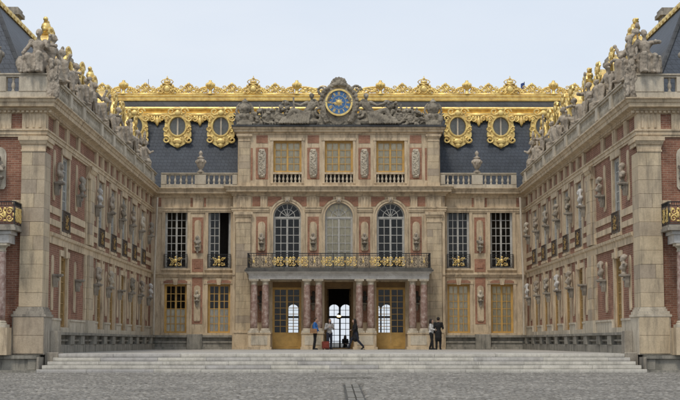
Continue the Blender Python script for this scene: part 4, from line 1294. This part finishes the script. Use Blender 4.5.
    v = [(s * e0, yf, 8.9), (s * e1, yf, 8.9), (s * e1, yb, 8.9), (s * e0, yb, 8.9), (s * (rx_ - .25), yr, zr), (s * (rx_ + .25), yr, zr), (s * (rx_ + .25), yb, zr), (s * (rx_ - .25), yb, zr)]
    f_ = [(0, 1, 5, 4), (1, 2, 6, 5), (2, 3, 7, 6), (3, 0, 4, 7), (4, 5, 6, 7), (3, 2, 1, 0)]
    ob('roof', (MB().add(v, f_ if s > 0 else [tuple(reversed(q)) for q in f_]), 'slate'), None, P)
    # gilded ridge
    rd = MB().box(*X(rx_ - .36, rx_ + .36), yr - .2, yb, zr - .08, zr + .10); rd.box(*X(rx_ - .28, rx_ + .28), yr - .15, yb, zr + .10, zr + .2)
    ridge = ob('gilded_ridge', (rd, 'gold'), None, P)
    stud = cached('stud', lambda: MB().ell((0, 0, 0), (.12, .16, .13), None, 7, 4).ell((0, .2, -.03), (.08, .08, .08), None, 6, 4).mesh('ridge_stud', 'gold', True))
    y = yr
    while y < 1.5:
        ob('ridge_stud', stud, T(s * (rx_ - .30), y, zr + .02), ridge); y += .62
    # hips
    for xe in (e0, e1):
        ob('lead_hip', (MB().tube([(s * xe, yf, 8.95), (s * (rx_ + (-.25 if xe < rx_ else .25)), yr, zr)], .09, 6), 'lead_grey'), None, P)
    # gilded dormers on the court slope
    Fd = T(s * 11.55, 0, 0) @ RZ(R(90) if s < 0 else R(-90))
    for y in (-24.3, -20.6, -17.3, -14.0, -11.6, -9.2, -6.8, -4.4, -2.0):
        dormer(P, Fd @ T(U(y), -.25 if y > -13 else 0, 11.55) @ Matrix.Diagonal((1.2, 1, 1.2, 1)))
        fin = cached('dfin', lambda: MB().lathe([(.14, 0), (.22, .1), (.15, .22), (.2, .34), (.16, .48), (.06, .55)], 8).ell((.2, 0, .34), (.17, .12, .12)).ell((-.2, 0, .22), (.14, .1, .14)).ell((.1, 0, .56), (.2, .12, .09)).ell((.3, 0, .62), (.1, .08, .06)).ell((-.08, 0, .66), (.1, .1, .1)).mesh('dormer_finial', 'gold', True))
        if y in (-24.3, -14.0, -9.2, -4.4): ob('dormer_finial', fin, Fd @ T(U(y), .1, 12.42), P)
    # chimneys
    for y, xx in ((-17.0, 14.9), (-6.0, 14.6)):
        m_ = MB().box(*X(xx - .55, xx + .55), y - .45, y + .45, 11, 14.85); m_.box(*X(xx - .68, xx + .68), y - .58, y + .58, 14.85, 15.02); m_.box(*X(xx - .6, xx + .6), y - .5, y + .5, 15.02, 15.2)
        ob('chimney', (m_, 'grey_stone'), None, P)
wing(-1, wingL, F_L)
wing(1, wingR, F_R)

# ------------------------------------------------------------ roof sculpture
def torso(m_, pel, chest, head, drape=True):
    m_.cap(pel, chest, .17, .19); m_.ell(chest, (.24, .16, .2)); m_.cap(chest, Vector(chest) + (Vector(head) - Vector(chest)) * .7, .11, .065)
    m_.ell(head, (.105, .125, .14)); m_.ell(Vector(head) + Vector((0, .04, .04)), (.125, .12, .12)); m_.cap(Vector(head) + Vector((0, -.11, .0)), Vector(head) + Vector((0, -.13, -.04)), .02, .025)
def seated(kind):
    def fn():
        r_ = random.Random(kind + 30); m_ = MB()
        sg = 1 if kind % 2 else -1
        m_.box(-.33, .33, -.2, .3, 0, .5)
        m_.ell((0, .1, .5), (.36, .27, .12))
        pel = (0, .08, .62); ch = (sg * .06, .04, 1.06); hd = (sg * .10, -.05, 1.48)
        torso(m_, pel, ch, hd)
        for q in (-1, 1):
            kn = (q * .2 + sg * .05, -.38, .60 + .06 * (q == sg)); an = (q * .16 + sg * .1, -.34 - .08 * (q == sg), .08)
            m_.cap((q * .13, .04, .6), kn, .16, .13); m_.cap(kn, an, .13, .08); m_.cap(an, (an[0], an[1] - .16, .04), .06, .05)
        # drapery
        for k in range(9):
            x = -.34 + .085 * k
            m_.cap((x, -.30 + r_.uniform(-.04, .04), .58), (x * 1.15, -.36 + r_.uniform(-.05, .05), .05), .07, .05)
        sh = [(q * .25 + ch[0], ch[1], ch[2] + .12) for q in (-1, 1)]
        poses = [((.48, -.12, .95), (.62, -.22, 1.32)), ((.42, -.06, .86), (.36, -.34, .72)), ((.46, .05, 1.02), (.62, -.05, .66)), ((.44, -.16, 1.18), (.20, -.34, 1.16))]
        for q, pi_ in ((-1, kind % 4), (1, (kind * 3 + 1) % 4)):
            e, h_ = poses[pi_]
            m_.cap(sh[0 if q < 0 else 1], (q * e[0], e[1], e[2]), .085, .07); m_.cap((q * e[0], e[1], e[2]), (q * h_[0], h_[1], h_[2]), .07, .05); m_.ell((q * h_[0], h_[1], h_[2]), .07)
        if kind == 0: m_.tube([(.66, -.2, .1), (.62, -.22, 1.3), (.6, -.22, 1.75)], .035, 6); m_.ell((.6, -.22, 1.78), (.07, .07, .12))
        if kind == 1: m_.ell((-.5, -.1, .35), (.16, .26, .33)); m_.ell((-.5, -.2, .4), (.2, .1, .25))
        if kind == 2:
            m_.tube([(-.5, .0, .5), (-.66, .05, .95), (-.58, 0, 1.35), (-.42, 0, 1.5)], [.13, .11, .08, .05], 7); m_.ell((-.4, 0, 1.55), (.16, .12, .12))
        if kind == 3: m_.ell((.5, -.15, .25), (.2, .24, .26)); m_.ell((.45, -.3, .48), .11)
        m_.cap((-.25, .14, 1.2), (.3, .2, .6), .12, .15); m_.cap((.25, .16, 1.2), (-.3, .2, .55), .1, .15)
        return sculpt('statue', m_, 'statue_stone', .022, 0, .014, .10)
    return cached(('seat', kind), fn)
def winged():
    def fn():
        m_ = MB()
        m_.box(-.4, .4, -.25, .25, 0, .22)
        torso(m_, (0, .02, .6), (.02, 0, 1.0), (.05, -.04, 1.42))
        m_.cap((0, 0, .6), (0, -.02, .2), .26, .3)
        for q in (-1, 1):
            m_.tube([(q * .15, .12, 1.1), (q * .38, .16, 1.35), (q * .52, .16, 1.75), (q * .5, .14, 2.0)], [.1, .13, .09, .03], 6)
            m_.tube([(q * .3, .14, 1.2), (q * .55, .16, 1.3), (q * .66, .14, 1.6)], [.08, .08, .02], 6)
            m_.cap((q * .22, 0, 1.1), (q * .4, -.15, .85), .08, .07); m_.cap((q * .4, -.15, .85), (q * .3, -.35, .95), .06, .05)
            m_.ell((q * .36, -.05, .35), (.2, .22, .22))
        return sculpt('statue', m_, 'statue_stone', .022, 0, .014, .10)
    return cached('winged', fn)
def trophy():
    def fn():
        r_ = random.Random(77); m_ = MB()
        for k in range(40):
            z = r_.uniform(.05, 1.2); w = .42 * (1 - .35 * z)
            m_.ell((r_.uniform(-w, w), r_.uniform(-.18, .12), z), (r_.uniform(.07, .17), r_.uniform(.07, .14), r_.uniform(.08, .2)), None, 8, 5)
        for k in range(10):
            x = r_.uniform(-.3, .3)
            m_.cap((x, 0, .2), (x * 2.0, r_.uniform(-.2, .1), r_.uniform(.9, 1.35)), .05, .03)
        m_.cap((0, 0, 0), (0, 0, .9), .25, .2); m_.ell((0, -.1, .8), (.24, .16, .3)); m_.ell((0, -.05, 1.25), (.15, .16, .17))
        return sculpt('trophy', m_, 'statue_stone', .026, 0, .04, .09)
    return cached('trophy', fn)
STY = [-26.3, -23.45, -21.0, -19.05, -15.68, -12.22, -8.78, -5.32, -1.75]
for s, F, side in ((-1, F_L, 'left'), (1, F_R, 'right')):
    for i, y in enumerate(STY):
        u = y if s < 0 else -y
        kd = (i * 3 + (s > 0) * 2) % 4
        sc = (1.0, 1.04, .92, 1.05, 1.0, 1.08, 1.0, 1.04, 1.05)[i]
        me = winged() if i == 8 else seated(kd)
        rz = R((25, -15, 40, -30, 10, -25, 30, -10, 20)[i]) * (-s)
        o = ob('statue', me, F @ T(u, .16, 9.825) @ RZ(rz) @ Matrix.Scale(sc, 4))
        what = 'winged stone figure with raised wings' if i == 8 else 'weathered seated stone figure'
        tag(o, f'{what} on the {side} roof balustrade, {ORD[i]} behind the corner figures', 'statue', 'statues on the roof balustrades')
    o = ob('statue', seated(1 if s < 0 else 2), T(s * 10.85, YF - .05, 9.845) @ RZ(R(12 * s)))
    tag(o, f'seated stone figure on the front corner pedestal of the {side} wing', 'statue', 'statues on the roof balustrades')
    o = ob('statue', seated(3 if s < 0 else 0), T(s * 10.52, YF + .85, 9.71) @ RZ(R(65) * (-s)) @ Matrix.Scale(1.1, 4))
    tag(o, f'seated stone figure looking over the court from the corner of the {side} wing', 'statue', 'statues on the roof balustrades')
    o = ob('trophy', trophy(), T(s * 10.26, YF - .22, 8.99) @ RZ(R(-35) * (-s)) @ Matrix.Diagonal((.8, .6, 1.0, 1)))
    tag(o, f'carved stone trophy clinging to the balustrade corner of the {side} wing', 'trophy', 'carved trophies on the roofs')
    o = ob('urn', remat(bpy.data.objects['urn'].data, 'grey_stone'), T(s * 12.3, YF - .1, 9.86) @ Matrix.Scale(1.1, 4))
    tag(o, f'grey stone urn on the front balustrade of the {side} wing at the picture edge', 'urn', 'urns on the roof balustrades')

# ------------------------------------------------------------ clock and its sculpture
CZ = 13.72
m_ = MB(); n = 26
poly = []
for i in range(n):
    t = 2 * math.pi * i / n
    r = 1.02 + .10 * math.cos(4 * t + .4) + (.10 if math.sin(t) < -.5 else 0)
    poly.append((r * math.cos(t), CZ + r * math.sin(t) * 1.02))
m_.prism(poly, -.25, .3)
m_.prism([(-1.25, 12.47), (1.25, 12.47), (1.05, 13.1), (-1.05, 13.1)], -.22, .28)
for s in (-1, 1):
    m_.tube([(s * (.62 + .25 * math.sin(k * .5)), -.28, 12.6 + k * .21) for k in range(10)], [.16, .18, .2, .18, .15, .15, .17, .16, .13, .08], 7)
    for k in range(16):
        t = R(-50 + k * 12)
        m_.ell((s * 1.0 * math.cos(t), -.26, CZ + 1.05 * math.sin(t)), (.13, .12, .13), None, 7, 5)
    scroll(m_, s * .95, CZ + .72, .3, 1.3, s, 0, -.2, .09); scroll(m_, s * 1.1, CZ - .55, .32, 1.3, -s, 0, -.2, .1)
# shell crowning the cartouche
for k in range(9):
    t = R(10 + k * 20)
    m_.cap((.12 * math.cos(t), -.2, CZ + .98 + .1 * math.sin(t)), (.42 * math.cos(t), -.12, CZ + 1.0 + .42 * math.sin(t)), .06, .09)
m_.ell((0, -.25, CZ + 1.1), (.17, .15, .2)); m_.ell((0, -.1, CZ + 1.05), (.45, .2, .2))
cart = sculpt('clock_cartouche', m_, 'sooty_stone', .028, 1, .03, .12)
clock = thing('clock', 'round blue clock with gold ring in a sooty stone cartouche above the attic', 'clock', T(0, -.5, 12.47))
FC = T(0, -.5, 0)
ob('cartouche', cart, FC, clock)
def disc(r, y0, y1, mat, name, seg=40):
    return (MB().lathe([(r, 0), (r, y1 - y0)], seg, 0, 0, 0, T(0, y1, CZ) @ Matrix.Rotation(R(90), 4, 'X')), mat)
ob('clock_face', disc(.66, -.36, -.2, 'clock_blue', 'clock_face'), FC, clock)
def ringmesh(ro, ri, y0, y1, n=40):
    m_ = MB()
    for i in range(n):
        a0, a1 = 2 * math.pi * i / n, 2 * math.pi * (i + 1) / n
        m_.prism([(ro * math.cos(a0), CZ + ro * math.sin(a0)), (ro * math.cos(a1), CZ + ro * math.sin(a1)), (ri * math.cos(a1), CZ + ri * math.sin(a1)), (ri * math.cos(a0), CZ + ri * math.sin(a0))], y0, y1)
    return m_
ob('clock_ring', (ringmesh(.77, .665, -.43, -.2), 'gold'), FC, clock)
ob('clock_ring', (ringmesh(.40, .385, -.372, -.36), 'gold'), FC, clock)
ROM = ['XII', 'I', 'II', 'III', 'IIII', 'V', 'VI', 'VII', 'VIII', 'IX', 'X', 'XI']
for i, txt in enumerate(ROM):
    a = R(90 - 30 * i)
    X = T(.52 * math.cos(a), -.362, CZ + .52 * math.sin(a)) @ Matrix.Rotation(-(a - math.pi / 2), 4, 'Y')
    m_ = MB(); widths = {'I': .034, 'V': .07, 'X': .07}
    tot = sum(widths[c] for c in txt); x = -tot / 2
    h = .085
    for c in txt:
        w = widths[c]; cx = x + w / 2
        if c == 'I': m_.box(cx - .011, cx + .011, -.012, 0, -h, h)
        elif c == 'V':
            m_.prism([(cx - .035, h), (cx - .012, -h), (cx + .008, -h), (cx - .012, h)][::-1], -.012, 0); m_.prism([(cx - .008, -h), (cx + .012, -h), (cx + .035, h), (cx + .018, h)], -.014, 0)
        else:
            m_.prism([(cx - .035, h), (cx - .012, h), (cx + .035, -h), (cx + .012, -h)][::-1], -.012, 0); m_.prism([(cx - .035, -h), (cx - .018, -h), (cx + .035, h), (cx + .018, h)], -.014, 0)
        x += w
    ob('numeral', (m_, 'gold'), FC @ X, clock)
m_ = MB(); m_.ell((0, -.38, CZ), (.12, .05, .12), None, 14, 6)
for k in range(16):
    t = k * math.pi / 8; L = .30 if k % 2 == 0 else .22
    c_, s_ = math.cos(t), math.sin(t)
    m_.prism([(-s_ * .035 + c_ * .09, CZ + c_ * .035 + s_ * .09), (s_ * .035 + c_ * .09, CZ - c_ * .035 + s_ * .09), (c_ * L, CZ + s_ * L)][::-1], -.375, -.362)
ob('sun_emblem', (m_, 'gold'), FC, clock)
for ang, L, w in ((R(188), .44, .035), (R(205), .3, .045)):
    m_ = MB().prism([(-.05, -w), (L * .8, -w * .7), (L, 0), (L * .8, w * .7), (-.05, w)], -.40, -.385)
    ob('hand', (m_, 'gold'), FC @ T(0, 0, CZ) @ Matrix.Rotation(-ang, 4, 'Y'), clock)
# reclining figures and trophies on the attic
def reclining(s):
    m_ = MB(); r_ = random.Random(4 + (s > 0))
    m_.ell((s * .5, 0, .18), (1.1, .36, .22)); m_.ell((s * .1, .1, .5), (.5, .3, .35))
    pel = (s * .35, -.05, .52); ch = (s * .02, -.08, .98); hd = (s * .02, -.14, 1.42)
    torso(m_, pel, ch, hd)
    kn1 = (s * .95, -.28, .72); m_.cap(pel, kn1, .18, .13); m_.cap(kn1, (s * 1.3, -.3, .2), .13, .08)
    kn2 = (s * 1.02, -.05, .52); m_.cap(pel, kn2, .18, .13); m_.cap(kn2, (s * 1.62, -.1, .18), .13, .08); m_.cap((s * 1.62, -.12, .16), (s * 1.8, -.15, .22), .07, .05)
    m_.cap((s * .24, -.1, 1.12), (s * .56, -.22, .95), .09, .07); m_.cap((s * .56, -.22, .95), (s * .86, -.3, 1.02), .07, .05)
    m_.cap((s * -.22, -.08, 1.12), (s * -.42, -.1, .82), .09, .07); m_.cap((s * -.42, -.1, .82), (s * -.5, -.2, 1.15), .07, .05)
    for k in range(12):
        t = k / 11
        m_.cap((s * (.1 + t * 1.3), -.28, .62 - .3 * t), (s * (.2 + t * 1.35), -.38, .08), .07, .06)
    m_.cap((s * -.1, .12, 1.2), (s * .3, .15, .5), .14, .18)
    if s > 0: m_.tube([(.75, -.2, .9), (1.0, -.2, 1.15), (1.3, -.15, 1.12)], [.08, .1, .04], 6)
    else: m_.tube([(-.85, -.3, .4), (-.88, -.3, 1.0), (-.9, -.28, 1.35)], .05, 6)
    return sculpt('statue', m_, 'sooty_stone', .022, 0, .014, .10)
for s in (-1, 1):
    side = 'left' if s < 0 else 'right'
    o = ob('statue', reclining(s), T(s * 1.5, -.45, 12.47) @ Matrix.Scale(1.16, 4))
    tag(o, f'reclining sooty stone figure leaning against the clock on its {side}', 'statue', 'statues beside the clock')
    r_ = random.Random(50 + s); m_ = MB()
    L = 1.95
    for k in range(190):
        t = r_.random(); x = t * L
        hmax = 1.32 - .62 * t + .13 * math.sin(t * 11)
        z = r_.uniform(.02, hmax) 
        m_.ell((s * x, r_.uniform(-.3, .15), z), (r_.uniform(.05, .14), r_.uniform(.06, .13), r_.uniform(.05, .14)), None, 8, 5)
    for k in range(14):
        x = r_.uniform(.1, L - .2); m_.cap((s * x, 0, .2), (s * (x + r_.uniform(-.45, .45)), r_.uniform(-.2, .1), r_.uniform(.75, 1.2)), .05, .035)
    for x, z in ((.55, .4), (1.15, .38)):
        m_.tube([(s * x + .26 * math.cos(t), -.24, z + .26 * math.sin(t)) for t in [k * .524 for k in range(13)]], .055, 6); m_.ell((s * x, -.22, z), (.2, .1, .2))
    m_.box(min(0, s * L), max(0, s * L), -.15, .2, 0, .4)
    o = ob('trophy', sculpt('trophy', m_, 'sooty_stone', .022, 0, .02, .08), T(s * 2.75, -.42, 12.47) @ Matrix.Diagonal((1.08, 1, 1, 1)))
    tag(o, f'heap of carved stone shields and arms on the attic {side} of the clock figure', 'trophy', 'carved trophies on the attic')
    m_ = MB()
    m_.box(-.45, .45, -.3, .3, 0, .25); m_.ell((0, 0, .45), (.5, .3, .32)); m_.ell((-.38, -.15, .35), (.2, .2, .25)); m_.ell((.38, -.15, .35), (.2, .2, .25))
    m_.ell((0, -.05, .95), (.36, .24, .38)); m_.ell((0, -.12, 1.0), (.28, .26, .24)); m_.ell((0, 0, 1.35), (.2, .18, .14)); m_.cap((0, 0, 1.4), (0, 0, 1.52), .1, .06)
    for q in (-1, 1):
        m_.tube([(q * .3, -.05, .55), (q * .48, -.08, .8), (q * .42, -.05, 1.1), (q * .28, 0, 1.3)], [.08, .08, .07, .05], 6); m_.ell((q * .2, -.28, .55), (.13, .1, .14)); m_.cap((q * .2, -.1, .3), (q * .6, -.1, .7), .06, .04)
    o = ob('trophy', sculpt('trophy', m_, 'sooty_stone', .026, 1, .022, .12), T(s * 5.28, -.42, 12.47) @ Matrix.Scale(.98, 4))
    tag(o, f'tall carved stone trophy on the {side} end of the attic', 'trophy', 'carved trophies on the attic')

# ------------------------------------------------------------ hanging lantern in the vestibule
lan = thing('lantern', 'small glowing lantern hanging inside the open central doorway', 'lantern', T(0.02, 5.0, 1.75))
ob('lantern_frame', (MB().lathe([(.05, 0), (.16, .05), (.17, .09), (.1, .1)], 10).tube([(0, 0, .1), (0, 0, 2.3)], .012, 5).lathe([(.1, .26), (.12, .28), (.02, .36)], 10), 'iron'), T(.02, 5.0, 1.75), lan)
ob('bulb', (MB().ell((0, 0, .17), (.13, .13, .06)), 'lamp_glow'), T(.02, 5.0, 1.75), lan)
# flagpole on the roof
fp = thing('flagpole', 'tiny blue flag on a thin pole above the gilded roof on the right', 'flagpole', T(11.3, 6, 14.4))
ob('pole', (MB().tube([(0, 0, 0), (0, 0, 1.75)], .02, 6), 'iron'), T(11.3, 6, 14.4), fp)
ob('flag', (MB().add([(0, 0, 1.7), (0, 0, 1.15), (-.12, .04, 1.12), (-.12, .04, 1.68), (-.22, -.02, 1.08), (-.22, -.02, 1.62)], [(0, 1, 2, 3), (3, 2, 4, 5)]), 'flag_blue'), T(11.3, 6, 14.4), fp)
tag(ob('antenna', (MB().tube([(0, 0, 0), (0, 0, 1.9)], [.025, .012], 6).tube([(-.15, 0, 1.4), (.15, 0, 1.4)], .01, 5), 'iron'), T(-11.55, 6, 14.4)), 'thin dark antenna above the gilded roof on the left', 'antenna')

# ------------------------------------------------------------ people
def hand(m_, wrist, d, out, curl=.5, sc=1.0):
    """palm, four fingers and a thumb; d = direction of the hand, out = towards the thumb"""
    w = Vector(wrist); d = Vector(d).normalized(); out = Vector(out).normalized(); nrm = d.cross(out).normalized()
    m_.cap(w, w + d * .07, .024, .026, None, 6)
    pc = w + d * .08
    for k in range(4):
        b0 = pc + out * (.028 - .019 * k)
        L = (.062, .072, .066, .052)[k] * sc
        mid = b0 + d * L * .55 + nrm * curl * .012
        m_.cap(b0, mid, .0085, .008, None, 5); m_.cap(mid, mid + d * L * .4 + nrm * curl * .03, .008, .007, None, 5)
    t0 = w + d * .03 + out * .024
    m_.cap(t0, t0 + out * .025 + d * .03, .011, .009, None, 5); m_.cap(t0 + out * .025 + d * .03, t0 + out * .03 + d * .055, .009, .008, None, 5)
def person(name_label, cat_loc, facing, H, J, mats, hair='short', coat=False, group='visitors on the court'):
    """J: joints in a 1.70 m figure facing -y; mats: top, trousers, shoes, hair"""
    t = thing('person', name_label, 'person', T(*cat_loc), group)
    M = T(*cat_loc) @ RZ(facing) @ Matrix.Scale(H / 1.70, 4)
    V = lambda k: Vector(J[k])
    b = MB()
    b.cap(V('pel'), V('wai'), .125, .115); b.cap(V('wai'), V('che'), .115, .14); b.ell(V('che'), (.165, .105, .15)); b.ell(V('pel'), (.155, .11, .11))
    b.cap(V('che') + Vector((0, 0, .1)), V('nec'), .07, .052); b.cap(V('nec'), V('hea') - Vector((0, 0, .06)), .05, .05)
    hx = T(*V('hea')) @ RZ(J.get('turn', 0))
    b.ell((0, 0, 0), (.074, .092, .108), hx); b.ell((0, .02, .025), (.078, .09, .088), hx); b.ell((0, -.045, -.065), (.045, .042, .04), hx)
    b.cap((0, -.092, .012), (0, -.112, -.02), .009, .014, hx, 6)
    for q in (-1, 1):
        b.ell((q * .077, .005, -.005), (.012, .02, .032), hx, 6, 4); b.ell((q * .03, -.085, .03), (.022, .012, .01), hx, 6, 4)
    b.ell((0, -.088, -.045), (.028, .01, .01), hx, 6, 4)
    for q in ('L', 'R'):
        b.cap(V('sh' + q), V('el' + q), .05, .04); b.cap(V('el' + q), V('wr' + q), .04, .027)
        dd = (V('wr' + q) - V('el' + q)); hand(b, V('wr' + q), dd, Vector((0, -1, 0)) if abs(dd.normalized().y) < .8 else Vector((1 if q == 'L' else -1, 0, 0)))
        b.cap(V('hi' + q), V('kn' + q), .085, .058); b.cap(V('kn' + q), V('an' + q), .055, .035)
        b.cap(V('an' + q) - Vector((0, 0, .03)), V('to' + q), .038, .03)
    body = ob('body', sculpt('body', b, 'skin', .0125, 1), M, t)
    c = MB()
    c.cap(V('pel') + Vector((0, 0, .02)), V('wai'), .15, .135); c.cap(V('wai'), V('che'), .135, .155); c.ell(V('che'), (.19, .128, .165)); c.cap(V('che') + Vector((0, .01, .1)), V('nec') - Vector((0, 0, .02)), .1, .07)
    for q in ('L', 'R'):
        c.cap(V('sh' + q), V('el' + q), .068, .056); e = V('el' + q); w = V('wr' + q); c.cap(e, e + (w - e) * .9, .056, .045)
        c.cap(V('che') + Vector((0, 0, .07)), V('sh' + q), .1, .07)
    if coat:
        c.cap(V('pel'), V('pel') + Vector((0, .01, -.32)), .17, .19)
    else: c.ell(V('pel'), (.17, .125, .1))
    ob('top', sculpt('top', c, mats[0], .014, 1, .008, .07), M, t)
    p_ = MB(); p_.ell(V('pel') - Vector((0, 0, .03)), (.168, .122, .12))
    for q in ('L', 'R'):
        p_.cap(V('hi' + q), V('kn' + q), .102, .072); p_.cap(V('kn' + q), V('an' + q) + Vector((0, 0, .02)), .072, .055)
    ob('trousers', sculpt('trousers', p_, mats[1], .014, 1, .006, .07), M, t)
    for q in ('L', 'R'):
        s_ = MB(); a = V('an' + q); to = V('to' + q)
        s_.cap(a - Vector((0, 0, .035)), to, .047, .038); s_.cap(a - Vector((0, -.02, .04)), a, .046, .045)
        s_.box(-.04, .04, -.05, .2, -.012, .012, T(to.x, to.y, to.z - .028) @ RZ(math.atan2(a.x - to.x, -(a.y - to.y) or 1e-6) if False else 0))
        ob('shoe', sculpt('shoe', s_, mats[2], .013, 1), M, t)
    h = MB()
    h.ell((0, .03, .035), (.092, .1, .1), hx)
    if hair == 'long':
        h.cap((0, .06, .0), (0, .10, -.22), .085, .06, hx); h.cap((-.07, .0, .0), (-.075, .02, -.2), .03, .03, hx); h.cap((.07, .0, .0), (.075, .02, -.2), .03, .03, hx)
    if hair == 'hood': h.ell((0, .02, .0), (.11, .115, .135), hx); h.cap((0, .05, -.05), (0, .07, -.2), .11, .13, hx)
    if hair == 'tied': h.ell((0, .12, .06), .05, hx)
    ob('hair' if hair != 'hood' else 'hood', sculpt('hair', h, mats[3], .013, 1, .006, .03), M, t)
    return t
def stand(**kw):
    J = dict(pel=(0, 0, .93), wai=(0, 0, 1.06), che=(0, 0, 1.25), nec=(0, .01, 1.43), hea=(0, -.02, 1.585), shL=(-.18, 0, 1.38), shR=(.18, 0, 1.38),
             elL=(-.23, .02, 1.10), elR=(.23, .02, 1.10), wrL=(-.22, -.06, .88), wrR=(.22, -.06, .88), hiL=(-.085, 0, .90), hiR=(.085, 0, .90),
             knL=(-.10, -.02, .49), knR=(.10, -.02, .49), anL=(-.10, .02, .08), anR=(.10, .02, .08), toL=(-.12, -.14, .035), toR=(.12, -.14, .035))
    J.update(kw); return J
YP = -3.1
# facing angles: 0 looks at the camera, +90 degrees looks to the right of the picture
person('person in a blue jacket and dark trousers standing sideways with a tan bag', (-1.28, YP, 0), R(80), 1.70,
       stand(elR=(.24, .03, 1.12), wrR=(.2, -.16, 1.0), elL=(-.24, .0, 1.1), wrL=(-.18, -.2, 1.12), hea=(0, -.05, 1.58), knR=(.1, .03, .5), anR=(.1, .1, .08), toR=(.11, -.06, .035)),
       ('cloth_blue', 'cloth_black', 'cloth_black', 'hair_brown'))
person('person in a pale top and dark trousers standing behind the red suitcase', (-.52, YP + .2, 0), R(20), 1.66,
       stand(elL=(-.25, -.02, 1.12), wrL=(-.1, -.2, 1.22), elR=(.25, -.02, 1.12), wrR=(.1, -.22, 1.2), hea=(0, -.05, 1.57)),
       ('cloth_grey', 'cloth_navy', 'cloth_black', 'hair_dark'), 'long')
person('person all in black walking to the left with a long stride past the columns', (.88, YP, 0), R(-82), 1.64,
       stand(hiL=(-.085, 0, .9), knL=(-.09, -.22, .53), anL=(-.09, -.36, .13), toL=(-.1, -.52, .11), knR=(.09, .12, .5), anR=(.09, .42, .16), toR=(.1, .32, .04),
             elL=(-.23, .12, 1.14), wrL=(-.21, .06, .9), elR=(.23, -.06, 1.12), wrR=(.16, -.24, 1.08), che=(0, -.03, 1.25), nec=(0, -.04, 1.43), hea=(0, -.08, 1.58)),
       ('cloth_black', 'cloth_navy', 'cloth_black', 'hair_dark'), 'long', coat=True)
person('person in a white top and black trousers turned towards a companion in black', (4.93, YP, 0), R(70), 1.62,
       stand(elR=(.22, -.08, 1.14), wrR=(.12, -.26, 1.06), elL=(-.22, -.06, 1.14), wrL=(-.12, -.26, 1.1), knL=(-.1, -.08, .5), anL=(-.1, -.12, .08), toL=(-.11, -.28, .035), anR=(.1, .12, .08), toR=(.11, -.04, .035)),
       ('cloth_white', 'cloth_black', 'cloth_black', 'hair_dark'), 'long')
person('taller person dressed in black standing rightmost on the court', (5.3, YP - .1, 0), R(170), 1.72,
       stand(elL=(-.24, -.04, 1.12), wrL=(-.2, -.2, 1.2)), ('cloth_black', 'cloth_black', 'cloth_black', 'hair_dark'), 'short', coat=True)
person('dark silhouetted person seen through the open central doorway on the garden side', (.46, 13.5, -.66), R(10), 1.50,
       stand(elL=(-.2, -.1, 1.12), wrL=(-.06, -.22, 1.08), elR=(.2, -.1, 1.12), wrR=(.06, -.22, 1.06)), ('cloth_black', 'cloth_navy', 'cloth_black', 'hair_dark'), 'hood', coat=True)
# bags
bg = thing('shoulder_bag', 'tan shoulder bag hanging at the hip of the person in blue', 'bag', T(-1.36, YP - .2, .98))
MBG = T(-1.36, YP - .24, .86) @ RZ(R(15))
ob('bag_body', (MB().prism([(-.19, .02), (-.16, 0), (.16, 0), (.19, .02), (.17, .24), (-.17, .24)], -.055, .055), 'leather_tan'), MBG, bg)
ob('flap', (MB().prism([(-.175, .25), (-.17, .12), (0, .09), (.17, .12), (.175, .25)], -.065, -.056), 'leather_tan'), MBG, bg)
ob('strap', (MB().tube([(-.15, 0, .24), (-.09, .08, .42), (.02, .16, .56), (.11, .12, .42), (.15, 0, .24)], .012, 6), 'leather_tan'), MBG, bg)
sc = thing('suitcase', 'small dark red wheeled suitcase standing in front of the open door', 'suitcase', T(-.72, YP - .35, 0))
MS = T(-.72, YP - .35, 0) @ RZ(R(20))
ob('shell', (MB().prism([(-.17, .08), (-.15, .055), (.15, .055), (.17, .08), (.17, .40), (.14, .44), (-.14, .44), (-.17, .40)], -.11, .11), 'case_red'), MS, sc)
ob('pocket', (MB().cbox(-.13, .13, -.135, -.111, .10, .33, .015), 'case_red'), MS, sc)
ob('handle', (MB().tube([(-.08, .07, .44), (-.08, .07, .86), (-.06, .07, .88), (.06, .07, .88), (.08, .07, .86), (.08, .07, .44)], .009, 6), 'iron'), MS, sc)
for a in (-.12, .12):
    ob('wheel', (MB().lathe([(.035, -.015), (.035, .015)], 12, 0, 0, 0, T(a, .07, .035) @ Matrix.Rotation(R(90), 4, 'Y')), 'iron'), MS, sc)
    ob('foot', (MB().box(a - .015, a + .015, -.09, -.06, 0, .056), 'iron'), MS, sc)

bpy.data.batch_remove(SCRAP + [SCULPT])
